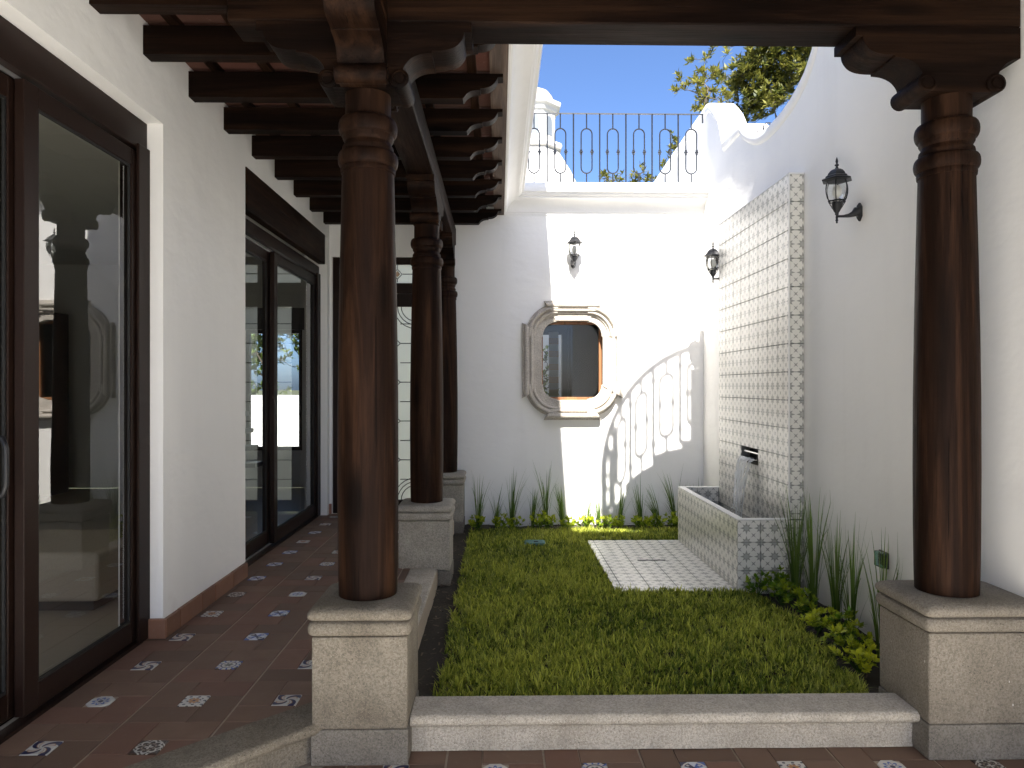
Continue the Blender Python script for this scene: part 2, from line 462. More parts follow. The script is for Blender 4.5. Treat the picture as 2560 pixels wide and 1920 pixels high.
# ================================================================== geometry helpers
OFF = {}
class MB:
    """collects vertices and faces of ONE mesh"""
    def __init__(s): s.v = []; s.f = []
    def add(s, vs, fs):
        o = len(s.v); s.v += [tuple(v) for v in vs]; s.f += [tuple(i + o for i in f) for f in fs]; return s
    def box(s, x0, x1, y0, y1, z0, z1):
        return s.add([(x0, y0, z0), (x1, y0, z0), (x1, y1, z0), (x0, y1, z0), (x0, y0, z1), (x1, y0, z1), (x1, y1, z1), (x0, y1, z1)],
                     [(0, 3, 2, 1), (4, 5, 6, 7), (0, 1, 5, 4), (1, 2, 6, 5), (2, 3, 7, 6), (3, 0, 4, 7)])
    def prism(s, pts, plane, a, b):
        """2-D outline pushed through from a to b along the missing axis"""
        def p3(p, t): return {'xz': (p[0], t, p[1]), 'yz': (t, p[0], p[1]), 'xy': (p[0], p[1], t)}[plane]
        n = len(pts)
        vs = [p3(p, a) for p in pts] + [p3(p, b) for p in pts]
        fs = [tuple(range(n)), tuple(range(2 * n - 1, n - 1, -1))] + [(i, i + n, (i + 1) % n + n, (i + 1) % n) for i in range(n)]
        return s.add(vs, fs)
    def lathe(s, prof, c=(0, 0, 0), seg=32, a0=0.0):
        n = len(prof); vs = []; fs = []
        for i in range(seg):
            a = a0 + 2 * math.pi * i / seg
            for r, z in prof: vs.append((c[0] + r * math.cos(a), c[1] + r * math.sin(a), c[2] + z))
        for i in range(seg):
            j = (i + 1) % seg
            for k in range(n - 1): fs.append((i * n + k, j * n + k, j * n + k + 1, i * n + k + 1))
        fs.append(tuple(i * n for i in range(seg - 1, -1, -1)))
        fs.append(tuple(i * n + n - 1 for i in range(seg)))
        return s.add(vs, fs)
    def tube(s, path, r, seg=8, cap=True):
        path = [Vector(p) for p in path]; n = len(path); vs = []; fs = []
        rs = r if isinstance(r, (list, tuple)) else [r] * n
        up = Vector((0, 0, 1))
        for i, p in enumerate(path):
            t = (path[min(i + 1, n - 1)] - path[max(i - 1, 0)]).normalized()
            a = t.cross(up)
            if a.length < .05: a = t.cross(Vector((1, 0, 0)))
            a.normalize(); b = t.cross(a).normalized()
            if i and a.dot(pa) < 0: a = -a; b = -b
            pa = a
            for k in range(seg):
                an = 2 * math.pi * k / seg
                vs.append(p + a * (rs[i] * math.cos(an)) + b * (rs[i] * math.sin(an)))
        for i in range(n - 1):
            for k in range(seg):
                l = (k + 1) % seg
                fs.append((i * seg + k, i * seg + l, (i + 1) * seg + l, (i + 1) * seg + k))
        if cap:
            fs.append(tuple(range(seg - 1, -1, -1))); fs.append(tuple((n - 1) * seg + k for k in range(seg)))
        return s.add(vs, fs)
    def loft(s, secs, closed=False):
        """skin a list of equal-length sections"""
        n = len(secs[0]); vs = [p for c in secs for p in c]; fs = []
        for i in range(len(secs) - 1):
            for k in range(n - (0 if closed else 1)):
                l = (k + 1) % n
                fs.append((i * n + k, i * n + l, (i + 1) * n + l, (i + 1) * n + k))
        if closed:
            fs.append(tuple(range(n - 1, -1, -1))); fs.append(tuple((len(secs) - 1) * n + k for k in range(n)))
        return s.add(vs, fs)
    def ball(s, c, r, seg=10, rings=6, sc=(1, 1, 1)):
        prof = [(max(1e-4, r * math.sin(math.pi * i / rings)), -r * math.cos(math.pi * i / rings)) for i in range(rings + 1)]
        m = MB().lathe(prof, (0, 0, 0), seg)
        return s.add([(c[0] + v[0] * sc[0], c[1] + v[1] * sc[1], c[2] + v[2] * sc[2]) for v in m.v], m.f)
    def mesh(s, name, mat, off=(0, 0, 0), bevel=0, seg=2, smooth=None, normals=True):
        me = bpy.data.meshes.new(name)
        ox, oy, oz = off
        me.from_pydata([(a - ox, b - oy, c - oz) for a, b, c in s.v], [], s.f)
        if normals or bevel:
            bm = bmesh.new(); bm.from_mesh(me)
            if normals: bmesh.ops.recalc_face_normals(bm, faces=bm.faces)
            if bevel:
                es = [e for e in bm.edges if len(e.link_faces) == 2 and e.calc_face_angle(0) > .5]
                bmesh.ops.bevel(bm, geom=es, offset=bevel, segments=seg, profile=.5, affect='EDGES', clamp_overlap=True)
            bm.to_mesh(me); bm.free()
        if smooth is not None:
            me.shade_smooth()
            me.set_sharp_from_angle(angle=math.radians(smooth))
        if mat: me.materials.append(MT[mat])
        return me
    def build(s, name, mat, parent=None, bevel=0, seg=2, smooth=None, normals=True):
        off = OFF.get(parent.name, (0, 0, 0)) if parent else (0, 0, 0)
        o = bpy.data.objects.new(name, s.mesh(name, mat, off, bevel, seg, smooth, normals))
        COL.objects.link(o)
        if parent: o.parent = parent; OFF[o.name] = off
        return o

def tag(o, label=None, cat=None, group=None, kind=None):
    for k, v in (("label", label), ("category", cat), ("group", group), ("kind", kind)):
        if v: o[k] = v
    return o
def thing(name, loc, label, cat, group=None, rotz=0):
    e = bpy.data.objects.new(name, None); COL.objects.link(e)
    e.location = loc; e.rotation_euler = (0, 0, rotz); e.empty_display_size = .1
    OFF[e.name] = tuple(loc)
    return tag(e, label, cat, group)
def copy_tree(o, parent=None):
    c = o.copy(); COL.objects.link(c)
    if parent: c.parent = parent
    for ch in o.children: copy_tree(ch, c)
    return c
def inst(name, me, loc, parent, rot=(0, 0, 0)):
    o = bpy.data.objects.new(name, me); COL.objects.link(o)
    off = OFF.get(parent.name, (0, 0, 0))
    o.location = (loc[0] - off[0], loc[1] - off[1], loc[2] - off[2]); o.rotation_euler = rot
    o.parent = parent
    return o
def B(x0, x1, y0, y1, z0, z1): return MB().box(x0, x1, y0, y1, z0, z1)

# ------------------------------------------------------------------ main dimensions (metres)
XL, XR, YB = -1.82, 2.21, 7.70          # left wall, right wall, back wall faces
ZLOW, ZG = -.166, -.12                  # gallery floor, soil of the courtyard
ZR = 3.06                               # underside of rafters
ZC, ZT = 3.21, 3.46                     # cornice bottom and top
PX, PW = -.5625, .385                   # pillar axis and pedestal width
PYS = (3.08, 5.56, 7.49)                # pillars along the corridor
RX = 1.948                              # axis of the right pillar

# ================================================================== the setting
g = MB().add([(-400, -400, -.62), (400, -400, -.62), (400, 400, -.62), (-400, 400, -.62)], [(0, 1, 2, 3)]).build("ground", "outdoor_ground")
tag(g, kind="structure")
soil = MB()
NX, NY = 40, 60
vs_ = []; fs_ = []
for j in range(NY + 1):
    for i in range(NX + 1):
        X = -.62 + (XR + .62) * i / NX; Y = 3.05 + (YB - 3.05) * j / NY
        vs_.append((X, Y, ZG - .012 + .010 * math.sin(X * 5.1 + Y * 3.3) * math.sin(Y * 4.7 - X) + random.uniform(-.006, .006)))
for j in range(NY):
    for i in range(NX):
        a = j * (NX + 1) + i; fs_.append((a, a + 1, a + NX + 2, a + NX + 1))
soil.add(vs_, fs_)
tag(soil.build("soil", "soil", smooth=60), kind="structure")

# ------------------------------------------------------------------ tiled floors
def clip(poly, a, b, c):
    """keep the side a*x + b*y <= c"""
    out = []
    for i in range(len(poly)):
        p, q = poly[i], poly[(i + 1) % len(poly)]
        dp, dq = a * p[0] + b * p[1] - c, a * q[0] + b * q[1] - c
        if dp <= 0: out.append(p)
        if dp * dq < 0:
            t = dp / (dp - dq); out.append((p[0] + (q[0] - p[0]) * t, p[1] + (q[1] - p[1]) * t))
    return out
def area(p): return abs(sum(p[i][0] * p[(i + 1) % len(p)][1] - p[(i + 1) % len(p)][0] * p[i][1] for i in range(len(p)))) / 2
def plate(poly, t, ch=.0015):
    """thin slab with a chamfered upper edge, outline in xy, top at z = t"""
    n = len(poly); cx = sum(p[0] for p in poly) / n; cy = sum(p[1] for p in poly) / n
    def ins(p):
        dx, dy = cx - p[0], cy - p[1]; l = math.hypot(dx, dy); k = ch * 1.4 / l
        return (p[0] + dx * k, p[1] + dy * k)
    vs = [(*p, 0) for p in poly] + [(*p, t - ch) for p in poly] + [(*ins(p), t) for p in poly]
    fs = [(i, (i + 1) % n, (i + 1) % n + n, i + n) for i in range(n)] + [(i + n, (i + 1) % n + n, (i + 1) % n + 2 * n, i + 2 * n) for i in range(n)] + [tuple(range(2 * n, 3 * n))]
    return MB().add(vs, fs)
TM = .40; GAP = .0034; IN = .106
L_ = (TM + IN) / 2; S_ = (TM - IN) / 2
def rects():
    h = TM / 2
    return [(-h, -h + L_, -h, -h + S_), (-h + L_, h, -h, -h + L_), (-h + S_, h, h - S_, h), (-h, -h + S_, -h + S_, h)]
_full = {}
def tile_mesh(poly_local, key, mat, t=.008, name="floor_tile"):
    if key is None: return plate(poly_local, t).mesh(name, mat, normals=False)
    if key not in _full: _full[key] = plate(poly_local, t).mesh(name, mat, normals=False)
    return _full[key]
def octa(r, c): return [(-r + c, -r), (r - c, -r), (r, -r + c), (r, r - c), (r - c, r), (-r + c, r), (-r, r - c), (-r, -r + c)]
def module(floor, cx, cy, z, cuts, kind):
    """four terracotta rectangles wheeling round one glazed inlay"""
    for i, (x0, x1, y0, y1) in enumerate(rects()):
        wide = GAP * 1.5
        x0g = x0 + (wide if abs(x0 + TM / 2) < 1e-6 else GAP / 2); x1g = x1 - (wide if abs(x1 - TM / 2) < 1e-6 else GAP / 2)
        poly = [(x0g, y0 + GAP / 2), (x1g, y0 + GAP / 2), (x1g, y1 - GAP / 2), (x0g, y1 - GAP / 2)]
        full = area(poly); w = [(p[0] + cx, p[1] + cy) for p in poly]
        for c in cuts: w = clip(w, *c) if len(w) > 2 else []
        if len(w) < 3 or area(w) < .0012: continue
        loc = [(p[0] - cx, p[1] - cy) for p in w]
        inst("floor_tile", tile_mesh(loc, ("t", i) if area(w) > full * .999 else None, "terracotta"),
             (cx, cy, z - .008 + random.uniform(-.0006, .0006)), floor)
    r = IN / 2 - .002
    poly = octa(r, .028) if kind == "flower" else [(-r, -r), (r, -r), (r, r), (-r, r)]
    w = [(p[0] + cx, p[1] + cy) for p in poly]; full = area(w)
    for c in cuts: w = clip(w, *c) if len(w) > 2 else []
    if len(w) > 2 and area(w) > .0008:
        loc = [(p[0] - cx, p[1] - cy) for p in w]
        inst("inlay_tile", tile_mesh(loc, ("i", kind) if area(w) > full * .999 else None, "inlay_" + kind, .009, "inlay_tile"), (cx, cy, z - .008), floor)

# diagonal step between corridor and gallery: top back edge runs at 45 degrees
DA = at_z(668 * 2560 / 2212, 1520 * 2560 / 2212, 0); DB = at_z(270 * 2560 / 2212, 1659 * 2560 / 2212, 0)
ddx, ddy = (DB - DA).xy.normalized()
nx_, ny_ = -ddy, ddx                                            # towards the gallery
if nx_ * 1 + ny_ * -1 < 0: nx_, ny_ = -nx_, -ny_
cd = nx_ * DA.x + ny_ * DA.y                                    # back edge of the stone
cor = MB()
pl = [(XL - .10, 1.0), (XL - .10, YB + .02), (-.46, YB + .02), (-.46, 2.9), (-.75, 2.9)]
pl = clip([(XL - .10, 1.0), (-.46, 1.0), (-.46, YB), (XL - .10, YB)], nx_, ny_, cd + .03)
cor.prism(pl, 'xy', -.30, -.0052)
cor_o = tag(cor.build("corridor_floor", "grout"), kind="structure")
OFF[cor_o.name] = (0, 0, 0)
order = {(0, 0): "swirl", (0, 1): "star", (1, 0): "flower", (1, 1): "dotted", (1, 2): "swirl", (2, 0): "swirl", (2, 1): "rosette", (2, 2): "swirl", (3, 0): "swirl", (3, 1): "cross", (4, 0): "dotted", (4, 1): "cross", (5, 0): "star", (5, 1): "flower", (6, 0): "cross", (6, 1): "swirl", (7, 0): "cross", (7, 1): "rosette"}
for r in range(-4, 13):
    for c in range(4):
        cx = -1.722 + TM * c; cy = 2.722 + .3985 * r
        kind = order.get((r, c), random.choice(KINDS))
        module(cor_o, cx, cy, 0, [(nx_, ny_, cd + .004), (1, 0, -.667), (0, 1, YB - .004), (-1, 0, 1.92)], kind)

low = MB().prism([(-2.05, 2.643), (XR, 2.643), (XR, 3.06), (-2.05, 3.06)], 'xy', -.5, ZLOW - .0052)
low_o = tag(low.build("gallery_floor", "grout"), kind="structure"); OFF[low_o.name] = (0, 0, 0)
lk = ["rosette", "swirl", "flower", "star", "cross", "dotted", "flower", "star", "cross", "dotted"]
for r in range(1):
    for c in range(-3, 6):
        cx = -.016 + .399 * c; cy = 2.842 - .3985 * r
        kind = lk[(c + 3 + r * 4) % len(lk)] if r else ["cross", "dotted", "swirl", "flower", "rosette", "cross", "dotted", "flower", "star"][c + 3]
        module(low_o, cx, cy, ZLOW, [(0, 1, 3.03), (1, 0, XR - .003), (-nx_, -ny_, -(cd + .22))], kind)
tag(B(-1.98, XR - .002, -16, 2.640, -.5, ZLOW - .001).build("bounce_floor", "bounce_floor"), kind="structure")  # pale sunlit floor added out of view to bounce light into the courtyard

# ------------------------------------------------------------------ stone kerbs and step
def nosing(w, hgt, nose=.048, rec=.055):
    """profile (u from back to front, z) of the rounded tread stone"""
    pts = [(0, 0)]
    for i in range(7):
        a = math.pi / 2 - math.pi * i / 6
        pts.append((w - nose / 2 + nose / 2 * math.cos(a), -nose / 2 + nose / 2 * math.sin(a)))
    pts += [(w - rec * .55, -nose - .004), (w - rec, -nose - .012), (w - rec - .004, -hgt + .02), (w - rec + .004, -hgt), (0, -hgt)]
    return pts
def kerb(name, p0, p1, back_n, w, hgt, label, mat="stone", ztop=.004, nose=.048):
    """stone from p0 to p1 (back edge); back_n points to the front"""
    t = thing(name, (*((p0 + p1) / 2), 0), label, "kerb")
    pr = nosing(w, hgt, nose); secs = []
    n = max(2, int((p1 - p0).length / .12))
    for i in range(n + 1):
        q = p0.lerp(p1, i / n)
        j = .0025 * math.sin(i * 2.1) + random.uniform(-.0015, .0015)
        secs.append([(q.x + back_n.x * (u + (j if u > .02 else 0)), q.y + back_n.y * (u + (j if u > .02 else 0)), z + ztop + (j * .6 if -.05 < z < -.001 else 0)) for u, z in pr])
    MB().loft(secs, True).build("tread_stone", mat, t, smooth=40)
    return t
XPL, XPR = PX - PW / 2, PX + PW / 2                               # pedestal sides
kerb("stone_kerb", Vector((XPR + .004, 3.137)), Vector((RX - PW / 2 - .004, 3.137)), Vector((0, -1)), .195, .166, "long rounded stone kerb at the front of the lawn between two pedestals", "stone_kerb")
d0 = Vector((DA.x, DA.y)); dv = Vector((ddx, ddy)); dn = Vector((nx_, ny_))
kerb("stone_step", d0 - dv * .02, d0 + dv * 1.5, dn, .205, .166, "diagonal stone step with rounded nosing beside the terracotta corridor", "stone")
for i in (0, 1):
    a, b = PYS[i] + PW / 2 + .004, PYS[i + 1] - PW / 2 - .004
    s = ["low stone edging strip between the first and second corridor pedestals", "low stone edging strip between the second and third corridor pedestals"][i]
    t = thing("stone_edging", (PX, (a + b) / 2, 0), s, "kerb", "edging strips between the corridor pedestals")
    B(-.664, -.462, a, b, -.3, .006).build("edging_stone", "stone_kerb", t, .012, 2)

# ------------------------------------------------------------------ pedestals
def pedestal(cx, cy, label, mat, zb=ZLOW, xr=None):
    t = thing("stone_pedestal", (cx, cy, zb), label, "pedestal", "stone pedestals under the wooden pillars")
    h = PW / 2
    hx = xr - cx if xr else h
    B(cx - h, cx + hx, cy - h, cy + h, -.02, .352).build("block", mat, t, .008, 2)
    B(cx - h - .003, cx + hx + (0 if xr else .003), cy - h - .003, cy + h + .003, zb, -.021).build("plinth", "stone_plinth", t, .006, 2)
    # two rounded mouldings, swept round the square
    def ring(z0, z1, out, n=8):
        return [(out * math.sin(math.pi * i / n) ** .6 if 0 < i < n else 0, z0 + (z1 - z0) * (.5 - .5 * math.cos(math.pi * i / n))) for i in range(n + 1)]
    prof = [(-.012, .352)] + [(a - .008, z) for a, z in ring(.357, .414, .024)] + [(-.010, .416)]
    top = [(-.010, .417), (.006, .4195), (.015, .427), (.0185, .437), (.0175, .447), (.012, .457), (.001, .465), (-.016, .4705), (-.045, .4735)]
    for nm, pr in (("lower_moulding", prof), ("cap", top)):
        mb = MB(); secs = []
        for o, z in pr:
            r = h + o; c = .02; k = []
            for sx, sy, a0 in ((1, 1, 0), (-1, 1, 90), (-1, -1, 180), (1, -1, 270)):
                for i in range(4):
                    a = math.radians(a0 + 30 * i)
                    k.append((cx + (sx * (r - c) if sx < 0 or not xr else hx - c) + c * math.cos(a), cy + sy * (r - c) + c * math.sin(a), z))
            secs.append(k)
        mb.loft(secs, True)
        mb.build(nm, mat, t, smooth=50)
    return t
pedestal(PX, PYS[0], "speckled tan stone pedestal in front, beside the diagonal step", "stone")
pedestal(PX, PYS[1], "grey stone pedestal of the second corridor pillar, at the lawn's left edge", "stone_back")
pedestal(PX, PYS[2], "far stone pedestal of the corridor pillar nearest the back wall", "stone_back")
pedestal(RX, PYS[0], "large stone pedestal with spots of white paint against the right wall", "stone_painted", xr=XR - .002)

# ------------------------------------------------------------------ pillars
ARM = [(0, 2.605), (.135, 2.605), (.158, 2.655), (.166, 2.690), (.184, 2.716), (.206, 2.733), (.24, 2.746), (.281, 2.751), (.282, 2.760), (.32, 2.761), (.357, 2.767), (.385, 2.780), (.404, 2.800), (.414, 2.820), (.417, 2.838), (.447, 2.838), (.447, 2.8785), (0, 2.8785)]
def smooth_curve(pts, corners, n=5):
    """round the outline between sharp corners (Catmull-Rom)"""
    out = []
    for i in range(len(pts) - 1):
        p0, p1, p2, p3 = pts[i - 1] if i and i not in corners else pts[i], pts[i], pts[i + 1], pts[i + 2] if i + 2 < len(pts) and i + 1 not in corners else pts[i + 1]
        if i in corners and i + 1 in corners: out.append(p1); continue
        for k in range(n):
            t = k / n
            out.append(tuple(.5 * (2 * b + (c - a) * t + (2 * a - 5 * b + 4 * c - d) * t * t + (3 * b - a - 3 * c + d) * t ** 3) for a, b, c, d in zip(p0, p1, p2, p3)))
    out.append(pts[-1]); return out
ARM = smooth_curve(ARM, {0, 1, 2, 7, 8, 14, 15, 16, 17})
def pillar(cx, cy, label, arms, first=None):
    t = thing("wooden_pillar", (cx, cy, .473), label, "pillar", "turned wooden pillars of the gallery")
    prof = [(.112, .4735), (.119, .476), (.121, .55), (.1235, .75), (.1245, 1.0), (.1235, 1.3), (.120, 1.6), (.1145, 1.9), (.109, 2.15), (.1065, 2.268), (.111, 2.270), (.1125, 2.286), (.109, 2.293)]
    for i in range(9): a = -math.pi / 2 + math.pi * i / 8; prof.append((.108 + .0135 * math.cos(a) + .002, 2.327 + .032 * math.sin(a)))
    prof += [(.102, 2.361), (.105, 2.374), (.103, 2.384), (.0965, 2.392), (.095, 2.402), (.100, 2.409), (.104, 2.417), (.1035, 2.426)]
    for i in range(9): a = -math.pi / 2 + math.pi * i / 8; prof.append((.105 + .0155 * math.cos(a), 2.466 + .036 * math.sin(a)))
    prof += [(.095, 2.504), (.0935, 2.52), (.0935, 2.618)]
    prof = [(r * 1.035, z) for r, z in prof]
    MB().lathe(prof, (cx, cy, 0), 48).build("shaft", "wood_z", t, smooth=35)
    hw = .0985
    done = set()
    for k, (d, ln) in enumerate(arms):
        mb = MB()
        pts = list(ARM)
        if ln < .44: pts = [p for p in ARM[:-1] if p[0] < ln] + [(ln, 2.749), (ln, 2.8785), (0, 2.8785)]
        st = 0 if d in ('+x', '-x') else hw + .0005 if any(a[0][1] == 'x' for a in arms) else 0
        pts = [(max(u, st), z) for u, z in pts]
        w = hw - .0015 * k
        if d[1] == 'x':
            sg = 1 if d[0] == '+' else -1
            mb.prism([(cx + sg * u, z) for u, z in pts], 'xz', cy - w, cy + w)
        else:
            sg = 1 if d[0] == '+' else -1
            mb.prism([(cy + sg * u, z) for u, z in pts], 'yz', cx - w, cx + w)
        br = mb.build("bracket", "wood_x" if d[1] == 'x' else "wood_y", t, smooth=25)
        # volute roll under the bracket
        m2 = MB(); rr = .040; s = .148
        prof = [(.001, -w - .012), (.020, -w - .012), (.022, -w - .007), (.029, -w - .007), (.031, -w - .012), (rr, -w - .009), (rr, w + .009), (.031, w + .012), (.029, w + .007), (.022, w + .007), (.020, w + .012), (.001, w + .012)]
        c = MB().lathe(prof, (0, 0, 0), 20)
        for (X, Y, Z) in [tuple(v) for v in c.v]:
            m2.v.append((cx + sg * s + X, cy + Z, 2.640 + Y) if d[1] == 'x' else (cx + Z, cy + sg * s + X, 2.640 + Y))
        m2.f = list(c.f)
        m2.build("volute", "wood_x" if d[1] == 'x' else "wood_y", br, smooth=40)
    return t
pillar(PX, PYS[0], "thick turned wooden pillar in front with brackets on four sides", [('+x', .447), ('-x', .447), ('-y', .447), ('+y', .447)])
pillar(PX, PYS[1], "second wooden pillar of the corridor, beside the lawn", [('-y', .447), ('+y', .447)])
pillar(PX, PYS[2], "far wooden pillar of the corridor next to the back wall", [('-y', .447)])
pillar(RX, PYS[0], "wooden pillar on the painted-spotted pedestal by the right wall", [('-x', .447), ('+x', .256)])

# ------------------------------------------------------------------ beams
def beam(label, x0, x1, y0, y1, z0, z1, mat):
    t = thing("timber_beam", ((x0 + x1) / 2, (y0 + y1) / 2, z0), label, "beam")
    B(x0, x1, y0, y1, z0, z1).build("timber", mat, t, .006, 1)
    return t
beam("dark timber beam across the top front, from the front pillar to the right wall", -1.13, XR - .002, 2.983, 3.177, 2.880, 3.058, "wood_x")
beam("long timber beam running back over the three corridor pillars", PX - .0985, PX + .0985, 3.179, YB - .003, 2.8795, 3.058, "wood_y")
beam("short timber beam stub over the front pillar, pointing at the viewer", PX - .0985, PX + .0985, 2.60, 2.981, 2.8795, 3.058, "wood_y")

# ------------------------------------------------------------------ corridor roof
roof = thing("corridor_roof", (-.9, 5.4, ZR), "corridor roof of dark scroll-ended rafters under clay tiles", "roof")
EAVE = .035
sc = [(XL - .05, ZR), (-.215, ZR), (-.205, ZR + .012), (-.19, ZR + .030), (-.165, ZR + .044), (-.135, ZR + .051), (-.112, ZR + .053), (-.110, ZR + .062), (-.085, ZR + .063), (-.055, ZR + .072), (-.030, ZR + .090), (-.014, ZR + .115), (-.008, ZR + .128), (EAVE - .012, ZR + .130), (EAVE - .012, ZC - .002), (XL - .05, ZC - .002)]
scs = smooth_curve(sc, {0, 1, 6, 7, 12, 13, 14, 15}, 4)
for k in range(-1, 8):
    y0 = 3.685 + .535 * k
    if k == -1: y0 = 3.205
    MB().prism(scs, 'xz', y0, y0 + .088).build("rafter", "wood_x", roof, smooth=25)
B(-.055, .052, 3.2, YB - .004, ZC - .0015, ZC + .026).build("soffit_board", "wood_grey_y", roof)
bx = [XL + .16 + .3 * i for i in range(6)]
for xb in bx:
    B(xb - .026, xb + .026, 3.2, YB - .004, ZC - .001, ZC + .03).build("batten", "wood_y", roof)
ctm = B(-.149, .149, -.266, .266, 0, .02).mesh("ceiling_tile", "ceiling_tile", bevel=.004, seg=1)
ctn = B(-.149, .02, -.266, .266, 0, .02).mesh("ceiling_tile", "ceiling_tile", bevel=.004, seg=1)
for k in range(-1, 9):
    if 3.46 + .535 * k < 3.2 or 3.46 + .535 * k > YB: continue
    for xb in [XL - .14] + bx:
        inst("ceiling_tile", ctn if xb == bx[-1] else ctm, (xb + .15, 3.46 + .535 * k, ZC + .031), roof)
B(XL - .1, .05, 3.2, YB - .002, ZC + .056, ZT - .02).build("roof_slab", "plaster", roof)

# moulded plaster cornice (profile: outward, up)
CP = [(0, 0), (.010, 0), (.012, .022), (.022, .026), (.026, .040), (.030, .060), (.042, .085), (.062, .108), (.090, .128), (.122, .143), (.150, .152), (.153, .166), (.168, .172), (.180, .186), (.182, .198), (.202, .203), (.210, .222), (.210, .252)]
def cornice(name, label, path, inner):
    """path of (x, y, dirx, diry): wall line with the mitred outward direction"""
    t = thing(name, (path[0][0], path[0][1], ZC), label, "cornice")
    secs = [[(x + dx * u, y + dy * u, ZC + z) for u, z in CP] + [(x - dx * .03, y - dy * .03, ZC + .252), (x - dx * .03, y - dy * .03, ZC)] for x, y, dx, dy in path]
    MB().loft(secs, True).build("moulding", "plaster", t, smooth=25)
    return t
CX0 = .055
cornice("plaster_cornice", "white moulded cornice under the left eave and across the back wall", [(CX0, 3.20, 1, 0), (CX0, YB, 1, -1), (XR, YB, 0, -1)], None)
cornice("plaster_cornice", "white moulded cornice over the front gallery facing the lawn", [(XR, 3.46, 0, 1), (CX0 + .225, 3.46, 0, 1)], None)

# ================================================================== walls and buildings
left = thing("house_wall", (XL, 4.5, 0), "white plaster house wall on the left with two glazed door openings", "wall")
WT = .24
lw = MB()
D1a, D1b, D1z = .9, 3.905, 2.783
D2a, D2b, D2z = 5.158, 7.60, 2.945
lw.box(XL - WT, XL, -6, D1a, ZLOW, ZT - .03)
lw.box(XL - WT, XL, D1a, D1b, D1z, ZT - .03)
lw.box(XL - WT, XL, D1b, D2a, -.1, ZT - .03)
lw.box(XL - WT, XL, D2a, D2b, D2z, ZT - .03)
lw.box(XL - WT, XL, D2b, YB, -.1, ZT - .03)
lw.build("plaster_wall", "plaster", left, normals=False)
# timber lintel over the second door
B(XL - .06, XL + .012, D2a + .001, D2b - .14, 2.632, 2.94).build("lintel", "wood_y", left, .006, 1)
# terracotta skirting tiles
yb = D1b + .004
for i, ln in enumerate([.16, .30, .20, .31, .275]):
    B(XL + .001, XL + .022, yb, yb + ln - .003, .001, .105 + random.uniform(-.002, .002)).build("skirting_tile", "terracotta_base", left, .004, 2)
    yb += ln
B(XL - .085, XL + .022, D1b - .022, D1b + .001, .001, .107).build("skirting_tile", "terracotta_base", left, .004, 2)

def sliding_door(label, y0, y1, zt, stiles, head, near_open=False, extra=0):
    t = thing("sliding_door", (XL - .12, (y0 + y1) / 2, 0), label, "door", "dark framed sliding glass doors of the corridor")
    X0, X1 = XL - .20, XL - .085
    B(X0, X1, y0, y1, head, zt - .001).build("head_frame", "frame_dark", t, .003, 1)
    B(X0, X1, y0, y0 + .06, .012, head - .001).build("jamb", "frame_dark", t, .003, 1)
    B(X0, X1, y1 - .065, y1, .012, head - .001).build("jamb", "frame_dark", t, .003, 1)
    B(X1 + .0005, X1 + .016, y1 - .12, y1 - .0005, .004, head + .02).build("jamb_cover", "frame_dark", t, .003, 1)
    B(X0, X1 + .01, y0 + .061, y1 - .066, -.004, .016).build("threshold", "frame_dark", t)
    B(XL - .133, XL - .129, y0 + .061, y1 - .066, .0165, .030).build("track", "aluminium", t)
    B(XL - .136, XL - .128, y0 + .061, y1 - .066, head - .018, head - .0015).build("track", "aluminium", t)
    for a, b, outer in stiles:
        xa, xb = (XL - .128, XL - .088) if outer else (XL - .182, XL - .138)
        lf = MB()
        lf.box(xa, xb, a, a + .092, .031, head - .02)
        lf.box(xa, xb, b - .085, b, .031, head - .02)
        lf.box(xa + .001, xb - .001, a + .0925, b - .0855, .031, .135)
        lf.box(xa + .001, xb - .001, a + .0925, b - .0855, head - .105, head - .02)
        leaf = lf.build("door_leaf", "frame_dark", t, .003, 1)
        xm = (xa + xb) / 2
        MB().add([(xm, a + .0925, .135), (xm, b - .0855, .135), (xm, b - .0855, head - .105), (xm, a + .0925, head - .105)], [(0, 1, 2, 3)]).build("pane", "glass", leaf)
        bead = MB()
        for ya, yc in ((a + .093, a + .103), (b - .096, b - .086)): bead.box(xm + .0045, xb - .006, ya, yc, .136, head - .106)
        bead.box(xm + .0045, xb - .006, a + .104, b - .097, .136, .147); bead.box(xm + .0045, xb - .006, a + .104, b - .097, head - .117, head - .106)
        bead.build("glazing_bead", "rubber", leaf)
    return t
sd1 = sliding_door("dark framed sliding glass door nearest the viewer at the left edge", D1a, D1b, D1z, [(2.905, D1b - .075, True), (1.9, 2.97, False), (.97, 1.93, True)], 2.62)
hd = MB().tube([(XL - .135, 2.80, .93), (XL - .10, 2.80, .94), (XL - .088, 2.80, .98), (XL - .088, 2.80, 1.12), (XL - .10, 2.80, 1.16), (XL - .135, 2.80, 1.17)], .011, 8)
hd.build("handle", "iron", sd1, smooth=60)
sliding_door("dark framed sliding glass door under the timber lintel, farther along the corridor", D2a + .002, D2b - .002, 2.631, [(D2a + .064, 6.16, False), (6.10, D2b - .10, True)], 2.53)

